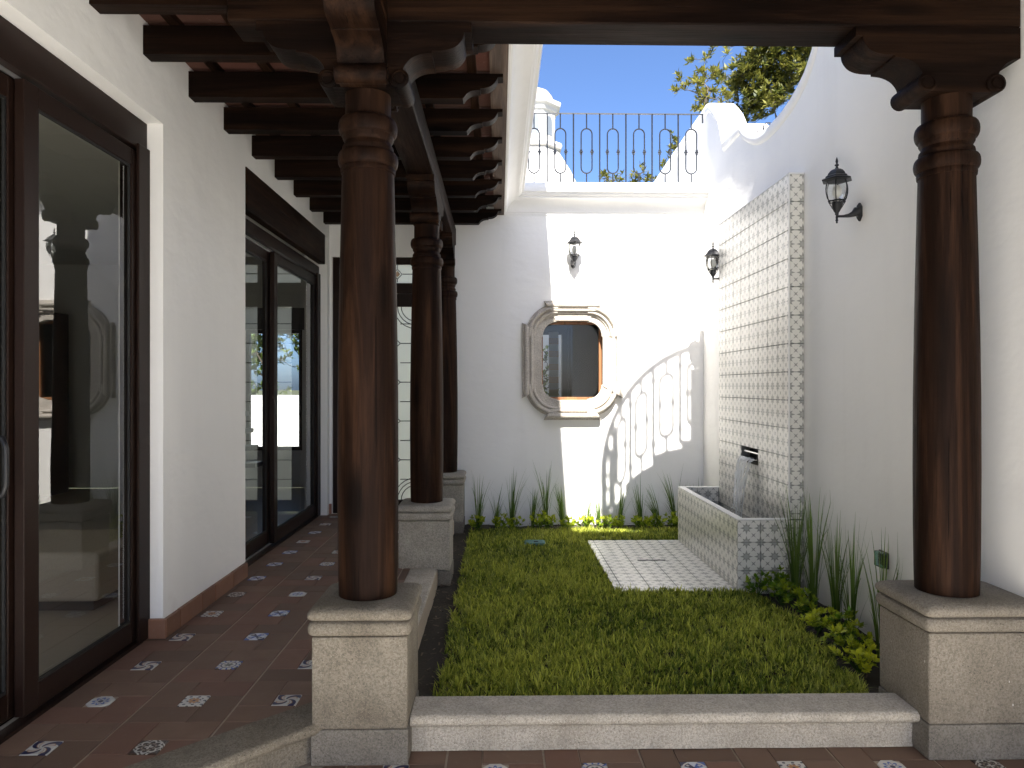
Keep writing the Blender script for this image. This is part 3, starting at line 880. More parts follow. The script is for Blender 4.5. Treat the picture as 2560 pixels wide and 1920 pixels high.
# back wall with a window hole and the leaded door
back = thing("courtyard_wall", (.5, YB, 0), "white back wall of the courtyard with a stone-framed window", "wall")
bw = MB(); BT = .22
WX0, WX1, WZ0, WZ1 = .41, 1.155, 1.17, 2.115
GX0, GX1, GZ = -1.79, -.60, 2.755
for x0, x1, z0, z1 in ((-2.06, GX0, -.3, ZT), (GX0, GX1, GZ, ZT), (GX1, WX0, -.3, ZT), (WX0, WX1, -.3, WZ0), (WX0, WX1, WZ1, ZT), (WX1, XR, -.3, ZT)):
    bw.box(x0, x1, YB, YB + BT, z0, z1 - .001)
bw.build("plaster_wall", "plaster", back, normals=False)
B(-.05, XR, YB - .205, YB + .10, ZT + .0025, ZT + .05).build("coping", "plaster", back, .01, 2)
for x0, x1 in ((XL - .09, GX0 - .005),):
    B(x0, x1, YB - .022, YB - .001, .001, .107).build("skirting_tile", "terracotta_base", back, .004, 2)

# right wall with its curling top
PROF = [(-6, 4.62), (4.30, 4.62), (4.50, 4.56), (4.62, 4.40), (4.74, 4.14), (4.85, 3.92), (4.967, 3.745), (5.094, 3.640), (5.22, 3.584), (5.367, 3.538), (5.52, 3.510), (5.671, 3.497), (5.80, 3.494), (5.90, 3.499), (6.0, 3.512), (6.084, 3.533), (6.20, 3.575), (6.313, 3.628), (6.42, 3.695), (6.50, 3.765), (6.52, 3.776), (6.985, 3.772), (7.01, 3.82), (7.05, 3.91), (7.119, 4.041), (7.21, 4.148), (7.326, 4.246), (7.41, 4.308), (7.49, 4.348), (7.57, 4.362), (7.70, 4.352), (8.5, 4.335), (10.6, 4.26), (14, 4.2)]
right = thing("courtyard_wall", (XR + .1, 5, 0), "tall white right wall with a curling swooped top", "wall")
body = [(y, z - .052) for y, z in PROF]
rwm = MB().prism([(-6, -.4)] + body + [(14, -.4)], 'yz', XR, XR + .24)
rw_o = rwm.build("plaster_wall", "plaster", right)
# coping band following the curve
secs = []
for i, (y, z) in enumerate(PROF):
    secs.append([(XR - .001, y, z - .100), (XR - .013, y, z - .092), (XR - .022, y, z - .070), (XR - .022, y, z - .022), (XR - .012, y, z - .005), (XR + .01, y, z), (XR + .24, y, z), (XR + .262, y, z - .02), (XR + .262, y, z - .075), (XR + .241, y, z - .10)])
MB().loft(secs, True).build("coping", "plaster", right, smooth=38)
hk = MB()
for yy in (6.02, 6.16):
    hk.tube([(XR + .03, yy, 3.5), (XR + .03, yy, 3.575), (XR + .05, yy, 3.595), (XR + .09, yy, 3.597)], .006, 6)
hk.build("pipe_stub", "iron", right, smooth=60)

# ------------------------------------------------------------------ added shadow block, front gallery roof (outside the frame, they shade the place)
up = thing("shadow_block", (-3, 2, ZT), "unseen white block above the corridor, added to shade the back wall", "building")
B(-6.2, -.15, 1.0, 6.1, ZT + .002, 4.899).build("wall", "plaster", up)
B(-6.4, .385, .9, 6.2, 4.90, 5.0).build("shadow_slab", "plaster", up)  # unseen slab added so its edge shadow bounds the sunlit patch
fg = thing("gallery_roof", (0, 0, 3.24), "flat roof over the front gallery above the viewer", "roof")
B(XL - .22, XR - .001, -1.05, 3.46, 3.245, ZT - .005).build("roof_slab", "plaster", fg)
for i in range(11):
    xx = XL + .10 + .385 * i
    if XL < xx < XR - .1:
        B(xx, xx + .088, -1.0, 2.95 if i < 3 else 3.15, 3.06, 3.206).build("rafter", "wood_y", fg)
B(XL, XR - .002, -1.05, 3.19, 3.2075, 3.235).build("ceiling_board", "wood_x", fg)
hr = thing("house_roof", (-4, 3, 3.2), "flat roof slab over the rooms left of the corridor", "roof")
B(-6.4, XL - WT - .001, .5, 9.9, 3.0, ZT - .02).build("roof_slab", "plaster_room", hr)
tr_ = thing("terrace_roof", (1, 9, 3.2), "flat roof terrace behind the courtyard's back wall", "roof")
B(-.35, XR - .001, YB + BT + .001, 10.5, 3.05, ZT - .004).build("roof_slab", "plaster", tr_)

# ------------------------------------------------------------------ rooms behind the glass
rm = thing("house_room", (-4, 5, 0), "pale room seen dimly through the sliding glass doors", "room")
rb = MB()
rb.box(-6.3, XL - WT - .001, .6, 9.7, -.2, -.003)
rb.build("room_floor", "room_floor", rm)
wb = MB()
wb.box(-6.4, -6.3, .6, 9.9, 0, 3.0)
NWX0, NWX1, NWZ0, NWZ1 = -3.42, -2.66, .50, 2.13
for x0, x1, z0, z1 in ((-6.3, NWX0, 0, 3), (NWX0, NWX1, 0, NWZ0), (NWX0, NWX1, NWZ1, 3), (NWX1, -1.9, 0, 3)):
    wb.box(x0, x1, 9.7, 9.9, z0, z1)
wb.box(XL - WT, XL - .1, YB + BT, 9.9, 0, 3.0)
wb.box(-6.3, XL - WT, .5, .6, 2.6, 3); wb.box(-6.3, -3.45, .5, .6, 0, 2.6); wb.box(-2.65, XL - WT, .5, .6, 0, 2.6)  # gap added in the unseen wall so sun brightens the room
wb.build("room_wall", "plaster_room", rm, normals=False)
fr = MB(); y_ = 9.72
for x0, x1, z0, z1 in ((NWX0, NWX0 + .05, NWZ0, NWZ1), (NWX1 - .05, NWX1, NWZ0, NWZ1), (NWX0 + .05, NWX1 - .05, NWZ1 - .05, NWZ1), (NWX0 + .05, NWX1 - .05, NWZ0, NWZ0 + .05)):
    fr.box(x0, x1, y_, y_ + .06, z0, z1)
fr.build("window_frame", "frame_dark", rm)
B(NWX0 - .3, NWX1 + .3, 9.66, 9.699, 2.13, 2.42).build("curtain_box", "panel_grey", rm)
st = thing("floating_stair", (-3.1, 8.0, 0), "floating dark stair treads inside the room behind the farther glass door", "stair")
for i in range(8):
    z = .42 + .2 * i
    B(-3.75 - .02 * i, -2.83 - .045 * i, 8.35 - .03 * i, 8.62 - .03 * i, z, z + .05).build("tread", "cabinet", st)
sf = thing("low_bench", (-3.0, 4.8, 0), "low beige bench inside the room behind the near glass door", "bench")
B(-3.9, -2.42, 4.35, 5.1, .06, .36).build("seat", "beige_fabric", sf, .03, 3)
B(-3.85, -2.47, 4.40, 5.05, -.002, .058).build("base", "cabinet", sf)
cbn = thing("dark_cabinet", (-5, 8, 0), "tall dark cabinet inside the room on the left", "cabinet")
B(-6.28, -5.6, 7.2, 9.4, -.002, 2.3).build("carcass", "cabinet", cbn)
for i in range(3): B(-5.598, -5.58, 7.22 + .695 * i, 5.90 + .695 * i, .08, 2.28).build("cabinet_door", "panel_grey", cbn, .003, 1)

# ------------------------------------------------------------------ back room seen through the stone-framed window
br_ = thing("back_room", (1, 9, 0), "dark room behind the stone-framed window", "room")
q = MB()
q.box(-.35, XR + .2, YB + BT, 10.5, -.3, .2); q.box(-.45, -.35, YB + BT, 10.5, .2, 3.05); q.box(XR - .12, XR - .001, YB + BT, 10.4, .2, 3.05)
for x0, x1, z0, z1 in ((-.35, .60, .2, 3.05), (.60, .905, .2, .8), (.60, .905, 2.12, 3.05), (.905, XR - .12, .2, 3.05)):
    q.box(x0, x1, 10.3, 10.45, z0, z1)
q.build("room_wall", "panel_grey", br_, normals=False)
B(.93, 1.60, 9.2, 9.26, .2, 2.35).build("grey_panel", "panel_grey", br_)
B(.885, .927, 9.15, 9.27, .2, 2.12).build("panel_post", "frame_dark", br_)
bl = thing("striped_blind", (.78, 10.27, 1.5), "tan and white striped blind hanging in the far window", "blind")
for i in range(14):
    z = .86 + .0925 * i
    B(.713, .853, 10.262, 10.268, z, z + .0915).build("band", "blind_band" if i % 2 == 0 else "blind_sheer", bl)

# window: timber frame and pane
win = thing("window", (.78, YB + .08, 1.2), "brown wooden window set in the carved stone surround", "window")
yf = YB + .09
for nm, x0, x1, z0, z1 in (("frame_stile", WX0 + .001, WX0 + .066, WZ0 + .001, WZ1 - .001), ("frame_stile", WX1 - .066, WX1 - .001, WZ0 + .001, WZ1 - .001), ("frame_rail", WX0 + .0665, WX1 - .0665, WZ1 - .075, WZ1 - .001), ("frame_rail", WX0 + .0665, WX1 - .0665, WZ0 + .001, WZ0 + .078)):
    B(x0, x1, yf, yf + .06, z0, z1).build(nm, "wood_honey", win, .003, 1)
B(WX0 + .0665, WX1 - .0665, yf + .026, yf + .032, WZ0 + .078, WZ1 - .075).build("pane", "glass_window", win)

# carved stone surround: four straight stones and four curved corner stones
sur = thing("stone_window_surround", (.785, YB, 1.0), "carved pale stone surround with rounded corners around the window", "window surround")
PRO = [(-.006, 0), (-.006, .040), (0, .046), (.068, .048), (.070, .066), (.086, .068), (.089, .084), (.098, .093), (.110, .096), (.118, .090), (.121, .074), (.132, .074), (.135, .096), (.145, .110), (.160, .116), (.174, .110), (.183, .094), (.185, .066), (.191, .060), (.205, .060), (.207, .055), (.207, 0)]
def swept(path, name, sc=1.0, lift=0.0, out=0.0):
    """path: (x, z, outward x, outward z, stretch) - profile runs outward over the wall"""
    secs = []
    for x, z, ox, oz in path:
        secs.append([(x + ox * (u * sc + out), YB - .0005 - (h + lift if h > 0 else 0), z + oz * (u * sc + out)) for u, h in PRO])
    MB().loft(secs, True).build(name, "stone_window", sur, smooth=22)
ix0, ix1, iz0, iz1 = .452, 1.118, 1.212, 2.072
RC = .165
for cx, cz, a0 in ((ix0 + RC, iz1 - RC, 90), (ix1 - RC, iz1 - RC, 0), (ix0 + RC, iz0 + RC, 180), (ix1 - RC, iz0 + RC, 270)):
    pth = []
    for i in range(13):
        a = math.radians(a0 - 2 + 94 * i / 12)
        pth.append((cx + (RC - .012) * math.cos(a), cz + (RC - .012) * math.sin(a), math.cos(a), math.sin(a)))
    swept(pth, "corner_stone", .90, -.006)
def straight(p0, p1, n):
    """trapezium stone, wider outside"""
    secs = []
    t = ((p1[0] - p0[0]), (p1[1] - p0[1])); l = math.hypot(*t); t = (t[0] / l, t[1] / l)
    for p, s in ((p0, -1), (p1, 1)):
        secs.append([(p[0] + n[0] * u + t[0] * s * (.010 + u * .62), YB - .0005 - (h + .008 if h > 0 else 0), p[1] + n[1] * u + t[1] * s * (.010 + u * .62)) for u, h in PRO])
    MB().loft(secs, True).build("straight_stone", "stone_window", sur, smooth=22)
straight((ix0, iz0 + RC), (ix0, iz1 - RC), (-1, 0)); straight((ix1, iz0 + RC), (ix1, iz1 - RC), (1, 0))
straight((ix0 + RC, iz1), (ix1 - RC, iz1), (0, 1)); straight((ix0 + RC, iz0), (ix1 - RC, iz0), (0, -1))

# ------------------------------------------------------------------ leaded glass door at the end of the corridor
ld = thing("leaded_glass_door", (-1.2, YB + .05, 0), "dark framed door with pale green leaded glass at the corridor's end", "door")
y0, y1 = YB + .02, YB + .085
for nm, x0, x1, z0, z1 in (("jamb", GX0 + .001, GX0 + .07, 0, GZ - .001), ("jamb", GX1 - .07, GX1 - .001, 0, GZ - .001), ("head", GX0 + .071, GX1 - .071, 2.68, GZ - .001), ("transom_rail", GX0 + .071, GX1 - .071, 2.365, 2.477),
                           ("door_stile", GX0 + .075, GX0 + .165, .02, 2.362), ("door_stile", GX1 - .165, GX1 - .075, .02, 2.362), ("door_rail", GX0 + .166, GX1 - .166, 2.225, 2.362), ("door_rail", GX0 + .166, GX1 - .166, .02, .14)):
    B(x0, x1, y0, y1, z0, z1).build(nm, "frame_dark", ld, .003, 1)
gy = YB + .055
tg = B(GX0 + .071, GX1 - .071, gy, gy + .004, 2.478, 2.679).build("transom_glass", "frosted", ld)
dg = B(GX0 + .166, GX1 - .166, gy, gy + .004, .141, 2.224).build("door_glass", "frosted", ld)
cm = MB(); xm = -1.1; r = .005
def came(*pts): cm.tube([(x, gy - .002, z) for x, z in pts], r, 6)
zs = [.16 + .001]
came((xm - .02, 2.5785), (GX0 + .08, 2.5785)); came((xm + .055, 2.5785), (GX1 - .08, 2.5785)); came((xm, 2.49), (xm, 2.525)); came((xm, 2.63), (xm, 2.675))
came((xm, 2.525), (xm + .05, 2.5785), (xm, 2.632), (xm - .05, 2.5785), (xm, 2.525))
cm.build("lead_came", "lead", tg, smooth=60)
cm = MB()
for i in range(9):
    z = .36 + .21 * i
    came((xm + .03, z), (GX1 - .17, z)); came((GX0 + .17, z), (xm - .07, z))
    if i % 2: came((xm + .03, z), (xm, z + .03)); came((xm + .03, z), (xm, z - .03)); came((xm - .07, z), (xm - .04, z + .03)); came((xm - .07, z), (xm - .04, z - .03))
for cz, s in ((2.23, -1), (.135, 1)):
    for rad in (.16, .20, .24):
        came(*[(xm + .2 + rad * math.cos(math.pi * k / 12), cz + s * rad * math.sin(math.pi * k / 12)) for k in range(13)])
cm.build("lead_came", "lead", dg, smooth=60)
am = MB()
am.prism([(xm, 2.545), (xm + .03, 2.5785), (xm, 2.612), (xm - .03, 2.5785)], 'xz', gy - .004, gy - .0005)
am.build("amber_diamond", "amber_glass", tg)

# ------------------------------------------------------------------ iron railing on the back terrace
rail = thing("iron_railing", (1, 7.56, ZT + .05), "thin dark iron railing with oval loops on the back terrace", "railing")
RY = 7.57; z0, z1 = ZT + .05, 4.262
m = MB(); m.box(-.6, 2.168, RY - .012, RY + .012, z1 - .008, z1); m.build("top_rail", "iron_rail", rail)
m = MB(); m.tube([(2.163, RY, z1 - .008), (2.163, RY, z1 - .095)], .010, 6); m.build("rail_end", "iron_rail", rail)
pitch = .279; xo = 2.043
def oval_bar(xc, zt, zb, RYf=None):
    mm = MB(); r = .0075; zo1, zo0, hw = zt - .155, zb + .115, .058
    mm.tube([(xc, RY, zb), (xc, RY, zo0)], r, 6); mm.tube([(xc, RY, zo1), (xc, RY, zt)], r, 6)
    pts = [(xc + hw * math.cos(a), RY, zo1 - hw + hw * math.sin(a)) for a in [math.pi * k / 10 for k in range(11)]]
    pts += [(xc - hw * math.cos(a), RY, zo0 + hw - hw * math.sin(a)) for a in [math.pi * k / 10 for k in range(11)]]
    pts.append(pts[0]); mm.tube(pts, r, 6, False)
    return mm, (zo0 + zo1) / 2, hw
for i in range(9):
    xc = xo - pitch * i
    mm, zc, hw = oval_bar(xc, z1 - .008, z0)
    ob = mm.build("oval_bar", "iron_rail", rail, smooth=60)
    for s in (-1, 1):
        cl = MB().lathe([(.006, -.030), (.013, -.026), (.013, -.014), (.009, -.010), (.020, -.006), (.020, .006), (.009, .010), (.013, .014), (.013, .026), (.006, .030)], (xc + s * hw, RY, zc - .01), 8)
        cl.build("collar", "iron_rail", ob, smooth=40)
    MB().tube([(xc - pitch / 2, RY, z0), (xc - pitch / 2, RY, z1 - .008)], .0085, 6).build("straight_bar", "iron_rail", rail, smooth=60)

# ------------------------------------------------------------------ cupola on a far roof
CY = 13.0; cc = at_y(1334, 457, CY); cx = cc.x
k = CY / F
def zz(py): return H + (967 - py) * k
cu = thing("white_cupola", (cx, CY, 3.4), "white domed cupola with arched windows on the roof behind", "cupola")
def octl(mb, prof, seg=8): return mb.lathe([(r * k, z) for r, z in prof], (cx, CY, 0), seg, math.pi / 8)
octl(MB(), [(122, 3.2), (112, zz(470)), (98, zz(440)), (80, zz(410)), (66, zz(388)), (62, zz(383))]).build("flared_base", "plaster_dimmed", cu)
octl(MB(), [(62, zz(383)), (72, zz(381)), (75, zz(374)), (72, zz(367)), (62, zz(365))]).build("base_ring", "plaster_dimmed", cu)
octl(MB(), [(56, zz(365)), (56, zz(293))]).build("drum", "plaster_dimmed", cu)
octl(MB(), [(56, zz(293)), (61, zz(290)), (63, zz(281)), (70, zz(277)), (72, zz(268)), (70, zz(266)), (30, zz(262))]).build("drum_cornice", "plaster_dimmed", cu)
MB().lathe([(52 * k, zz(264)), (51 * k, zz(258)), (47 * k, zz(246)), (38 * k, zz(234)), (24 * k, zz(227)), (.01, zz(225))], (cx, CY, 0), 28).build("dome", "dome", cu, smooth=40)
for i in range(8):
    a = math.pi / 4 * i; ap = 56 * k * math.cos(math.pi / 8)
    wv = []; hw = 10 * k
    prof = [(-hw, zz(350)), (hw, zz(350)), (hw, zz(316))] + [(hw * math.cos(t), zz(316) + hw * 1.3 * math.sin(t)) for t in [math.pi * j / 8 for j in range(1, 8)]] + [(-hw, zz(316))]
    mb = MB(); pts = []
    for d in (ap - .01, ap + .006):
        for s, z in prof: pts.append((cx + math.cos(a) * d - math.sin(a) * s, CY + math.sin(a) * d + math.cos(a) * s, z))
    n = len(prof)
    mb.add(pts, [tuple(range(n)), tuple(range(n, 2 * n))] + [(j, (j + 1) % n, (j + 1) % n + n, j + n) for j in range(n)])
    mb.build("arched_window", "cupola_pane", cu)

nb = thing("neighbour_house", (.2, 13, -.6), "plain white neighbouring house carrying the cupola", "building")
B(-1.5, 1.9, 11.6, 14.8, -.7, 3.25).build("wall", "plaster", nb)

# ================================================================== fountain
FX, FY0, FY1, FZ1 = 2.095, 5.135, 6.779, 2.907
BX, BZ = 1.721, .402
ft = thing("wall_fountain", (1.95, 5.95, ZG), "tall tiled wall fountain with a star-patterned basin on the right", "fountain")
TT = .009
slab = MB(); sx = FX + TT + .0005
# slab core with the water slot left open
SY0, SY1, SZ0, SZ1 = FY0 + 3 * TILE, FY0 + 5 * TILE, FZ1 - 11 * TILE + .075, FZ1 - 10 * TILE
slab.box(sx, XR - .001, FY0 + TT, FY1, SZ1, FZ1 - .006)
slab.box(sx, XR - .001, FY0 + TT, FY1, ZG - .1, SZ0)
slab.box(sx, XR - .001, FY0 + TT, SY0, SZ0, SZ1); slab.box(sx, XR - .001, SY1, FY1, SZ0, SZ1)
slab.build("slab", "grout_grey", ft, normals=False)
B(sx + .07, XR - .001, SY0, SY1, SZ0, SZ1).build("slot_back", "rubber", ft)
B(FX - .02, sx + .069, SY0 + .012, SY1 - .012, SZ0 + .040, SZ0 + .046).build("spout_lip", "steel", ft)
B(FX + .02, sx + .069, SY0 + .004, SY1 - .004, SZ1 - .045, SZ1 - .035).build("spout_bar", "steel", ft)
wl = MB(); wt = .055
wl.box(BX + TT, BX + wt - TT, FY0 + TT, FY1 + .07, ZG - .1, BZ - .008)
wl.box(BX + wt - TT, FX + TT, FY0 + TT, FY0 + wt - TT, ZG - .1, BZ - .008)
wl.box(BX + wt - TT, XR - .002, FY1 + .015, FY1 + .07, ZG - .1, BZ - .008)
wl.build("basin_core", "grout_grey", ft, normals=False)
rimm = MB()
rimm.box(BX - .0008, BX + wt, FY0 - .0008, FY1 + .072, BZ - .0075, BZ)
rimm.box(BX + wt + .0005, FX - .0005, FY0 - .0008, FY0 + wt, BZ - .0075, BZ)
rimm.box(BX + wt + .0005, XR - .002, FY1 + .012, FY1 + .072, BZ - .0075, BZ)
rimm.build("basin_rim", "rim", ft)
B(FX - .0008, XR - .001, FY0 - .0008, FY1, FZ1 - .0055, FZ1 + .003).build("slab_cap", "rim", ft)
B(FX - .0012, FX + .008, FY0 - .0012, FY0 + .0085, BZ + .001, FZ1 - .006).build("corner_trim", "rim", ft)
MB().add([(BX + wt - .01, FY0 + wt - .01, .27), (FX + .01, FY0 + wt - .01, .27), (FX + .01, FY1 + .02, .27), (BX + wt - .01, FY1 + .02, .27)], [(0, 1, 2, 3)]).build("water_surface", "water", ft)
GT = .0021
def tile_face(parent, to_world, rot, u0, u1, v0, v1, ou, ov, name="tile", skip=None):
    """square tiles on a grid with origin (ou, ov), cut at the borders; one object each"""
    i0, i1 = math.floor((u0 - ou) / TILE + 1e-6), math.ceil((u1 - ou) / TILE - 1e-6)
    j0, j1 = math.floor((v0 - ov) / TILE + 1e-6), math.ceil((v1 - ov) / TILE - 1e-6)
    for i in range(i0, i1):
        for j in range(j0, j1):
            a, b = max(u0, ou + i * TILE) + GT, min(u1, ou + (i + 1) * TILE) - GT
            c, d = max(v0, ov + j * TILE) + GT, min(v1, ov + (j + 1) * TILE) - GT
            if skip:
                r = skip(a, b, c, d)
                if r is None: continue
                a, b, c, d = r
            if b - a < .012 or d - c < .012: continue
            cu_, cv_ = ou + i * TILE, ov + j * TILE                     # local origin = grid corner keeps the pattern running
            key = ("s", round(a - cu_, 4), round(b - cu_, 4), round(c - cv_, 4), round(d - cv_, 4))
            me = tile_mesh([(a - cu_, c - cv_), (b - cu_, c - cv_), (b - cu_, d - cv_), (a - cu_, d - cv_)], key, "star_tile", TT, name)
            inst(name, me, to_world(cu_, cv_), parent, rot)
# faces turned to -X: local x -> -Y (u measured from the far end), local y -> Z
RXN = Matrix(((0, 0, -1), (-1, 0, 0), (0, 1, 0))).to_euler()
RYN = Matrix(((1, 0, 0), (0, 0, -1), (0, 1, 0))).to_euler()
def cut_slot(a, b, c, d):
    ya, yb = FY1 - b, FY1 - a
    if yb > SY0 + .01 and ya < SY1 - .01 and d > SZ0 and c < SZ1 - .01: d = SZ0 - GT
    return (a, b, c, d)
tile_face(ft, lambda u, v: (FX + TT, FY1 - u, v), RXN, 0, FY1 - FY0 - .009, .20, FZ1 - .006, FY1 - FY0 - 8 * TILE, FZ1 - 15 * TILE, skip=cut_slot)
tile_face(ft, lambda u, v: (u, FY0 + TT, v), RYN, FX + .009, XR - .002, BZ - .0, FZ1 - .006, FX - .0, FZ1 - 15 * TILE)
tile_face(ft, lambda u, v: (BX + TT, FY1 + .07 - u, v), RXN, 0, FY1 + .07 - FY0, ZG - .09, BZ - .0085, FY1 + .07 - FY0 - 9 * TILE, FZ1 - 15 * TILE)
tile_face(ft, lambda u, v: (u, FY0 + TT, v), RYN, BX + .001, XR - .002, ZG - .09, BZ - .0085, FX - 2 * TILE + .0, FZ1 - 15 * TILE)
tile_face(ft, lambda u, v: (u, FY1 + .015, v), RYN, BX + wt, FX, .20, BZ - .0085, FX - 2 * TILE, FZ1 - 15 * TILE)

# falling water
wj = MB()
for i in range(17):
    f = i / 16.0
    ya = SY0 + .03 + (SY1 - SY0 - .06) * f + random.uniform(-.006, .006)
    yb_ = (SY0 + SY1) / 2 - .02 + (f - .5) * .15 + random.uniform(-.02, .02)
    xs = random.uniform(.07, .12); n = 12; pth = []; rs = []
    top = SZ0 + .047; bot = .275 + (random.uniform(0, .10) if random.random() < .3 else 0)
    wob = random.uniform(0, 6)
    for k_ in range(n + 1):
        t = k_ / n; z = top - (top - bot) * t ** 1.25
        pth.append((FX - .018 - xs * math.sqrt(t) * .9, ya + (yb_ - ya) * t ** .7 + .004 * math.sin(wob + t * 9), z))
        rs.append((.0058 * (1 - .45 * t) + .0022 * math.sin(wob + t * 23)) * random.uniform(.7, 1.15))
    wj.tube(pth, rs, 6)
for i in range(130):
    t = random.random() ** .7; f = random.random()
    ya = SY0 + .03 + (SY1 - SY0 - .06) * f; yb_ = (SY0 + SY1) / 2 + (f - .5) * .26
    wj.ball((FX - .018 - random.uniform(.07, .13) * math.sqrt(t), ya + (yb_ - ya) * t + random.uniform(-.02, .02), SZ0 + .04 - (SZ0 - .24) * t), random.uniform(.002, .005), 6, 4, (1, 1, 1.5))
wj.build("falling_water", "water_jet", ft, smooth=60)

# tiled pad in the lawn
ZP = ZG + .012
pad = MB().prism([(.838, 5.12), (BX - .001, 5.12), (BX - .001, 6.83), (.838, 6.83)], 'xy', ZG - .12, ZP - .0062).build("paving_pad", "grout_grey")
tag(pad, kind="structure"); OFF[pad.name] = (0, 0, 0)
tile_face(pad, lambda u, v: (u, v, ZP - TT), (0, 0, 0), .838, BX - .002, 5.12, 6.83, BX - .002 - 4 * TILE, 6.83 - 9 * TILE, "paving_tile")
dr = tag(B(1.17, 1.405, 6.02, 6.036, ZP - .004, ZP + .0035).build("slot_drain", "rubber"), "thin dark slot drain in the tiled pad", "drain")
vb = thing("valve_box", (.34, 6.70, ZG), "small green valve box lid set in the lawn", "valve box")
B(.235, .435, 6.60, 6.79, ZG - .05, ZG + .022).build("box_rim", "valve_green", vb, .006, 2)
B(.25, .42, 6.615, 6.775, ZG + .0225, ZG + .030).build("lid", "valve_green", vb, .004, 2)
lh = MB(); lh.box(.325, .365, 6.68, 6.70, ZG + .0305, ZG + .034); lh.build("lid_slot", "rubber", vb)

# weatherproof socket on the right wall
so = thing("wall_socket", (XR, 4.06, .33), "small weatherproof socket with clear green cover low on the right wall", "socket")
B(XR - .012, XR - .0005, 4.01, 4.105, .325, .418).build("back_plate", "panel_grey", so, .003, 1)
m_glass("socket_cover", (.45, .68, .62), .9)
B(XR - .042, XR - .0125, 4.013, 4.102, .328, .415).build("cover", "socket_cover", so, .006, 2)
B(XR - .026, XR - .0127, 4.03, 4.09, .34, .40).build("outlet", "rubber", so, .003, 1)

# ================================================================== wall lanterns
def lantern(label):
    t = thing("wall_lantern", (0, 0, 0), label, "lamp", "black wall lanterns round the courtyard")
    ax = -.147
    hexp = [(.030 * math.cos(a), .058 * math.sin(a)) for a in [math.pi / 6 + math.pi / 3 * i for i in range(6)]]
    pl_ = MB(); pl_.loft([[(x, 0, z) for x, z in hexp], [(x, -.012, z) for x, z in hexp], [(x * .62, -.024, z * .7) for x, z in hexp]], True)
    pl_.build("back_plate", "lamp_paint", t, .002, 1)
    MB().tube([(0, -.022, .004), (0, -.045, -.012), (0, -.075, -.022), (0, -.11, -.026), (0, ax, -.027)], [.030, .019, .012, .008, .007], 10).build("arm", "lamp_paint", t, smooth=50)
    a6 = math.pi / 6
    cup = [(.001, -.070), (.006, -.067), (.005, -.058), (.009, -.052), (.006, -.044), (.0075, -.034), (.006, -.020), (.012, -.016), (.010, -.008), (.018, .004), (.026, .022), (.031, .045), (.032, .058), (.001, .060)]
    MB().lathe(cup, (0, ax, 0), 12).build("cup", "lamp_paint", t, smooth=35)
    cage = MB()
    prof = [(.046, .064), (.058, .085), (.0655, .115), (.067, .140), (.064, .165), (.058, .186)]
    for i in range(6):
        a = a6 + math.pi / 3 * i
        cage.tube([(r * math.cos(a), ax + r * math.sin(a), z) for r, z in prof], .0036, 5)
        cage.tube([(.052 * math.cos(a), ax + .052 * math.sin(a), .064), (.032 * math.cos(a), ax + .032 * math.sin(a), .030), (.012 * math.cos(a), ax + .012 * math.sin(a), .0)], .0028, 5)
    hx = [(.052 * math.cos(a6 + math.pi / 3 * i), ax + .052 * math.sin(a6 + math.pi / 3 * i), .064) for i in range(7)]
    cage.tube(hx, .0042, 5, False)
    cage.build("cage", "lamp_paint", t, smooth=50)
    MB().lathe([(.044, .066), (.056, .086), (.0630, .115), (.0645, .140), (.0615, .165), (.056, .185)], (0, ax, 0), 6, a6).build("glass_panes", "glass_lamp", t)
    rf = MB().lathe([(.060, .184), (.092, .190), (.093, .196), (.072, .206), (.068, .216), (.058, .222), (.053, .234), (.040, .250), (.026, .259), (.012, .263), (.010, .270)], (0, ax, 0), 6, a6).build("lantern_roof", "lamp_paint", t)
    MB().lathe([(.008, .268), (.006, .278), (.013, .283), (.012, .289), (.005, .293), (.0065, .300), (.008, .310), (.005, .324), (.0008, .335)], (0, ax, 0), 10).build("finial", "lamp_paint", rf, smooth=35)
    MB().lathe([(.013, .058), (.014, .080), (.010, .084), (.024, .100), (.029, .122), (.026, .146), (.016, .160), (.001, .164)], (0, ax, 0), 14).build("bulb", "bulb", t, smooth=50)
    return t
l1 = lantern("black wall lantern on the back wall above the stone window")
l2 = copy_tree(l1); l2["label"] = "black wall lantern on the right wall behind the tiled fountain slab"
l3 = copy_tree(l1); l3["label"] = "large near black wall lantern on the right wall before the fountain"
l1.location = (.797, YB - .001, 2.688)
l2.location = (XR - .001, 6.86, 2.428); l2.rotation_euler = (0, 0, -math.pi / 2)
l3.location = (XR - .001, 4.33, 2.428); l3.rotation_euler = (0, 0, -math.pi / 2)

# ================================================================== plants
def leaf_mesh(name, mat, V, Fc, shade, parent=None, smooth=False):
    off = OFF.get(parent.name, (0, 0, 0)) if parent else (0, 0, 0)
    me = bpy.data.meshes.new(name)
    V = np.asarray(V, dtype=np.float32) - np.asarray(off, dtype=np.float32)
    nv = len(V); Fc = np.asarray(Fc, dtype=np.int32); nf, k = Fc.shape
    me.vertices.add(nv); me.vertices.foreach_set("co", V.ravel())
    me.loops.add(nf * k); me.loops.foreach_set("vertex_index", Fc.ravel())
    me.polygons.add(nf); me.polygons.foreach_set("loop_start", np.arange(0, nf * k, k, dtype=np.int32))
    me.update(calc_edges=True)
    at = me.attributes.new("shade", 'FLOAT', 'POINT'); at.data.foreach_set("value", np.asarray(shade, dtype=np.float32))
    me.materials.append(MT[mat])
    o = bpy.data.objects.new(name, me); COL.objects.link(o)
    if parent: o.parent = parent; OFF[o.name] = off
    return o

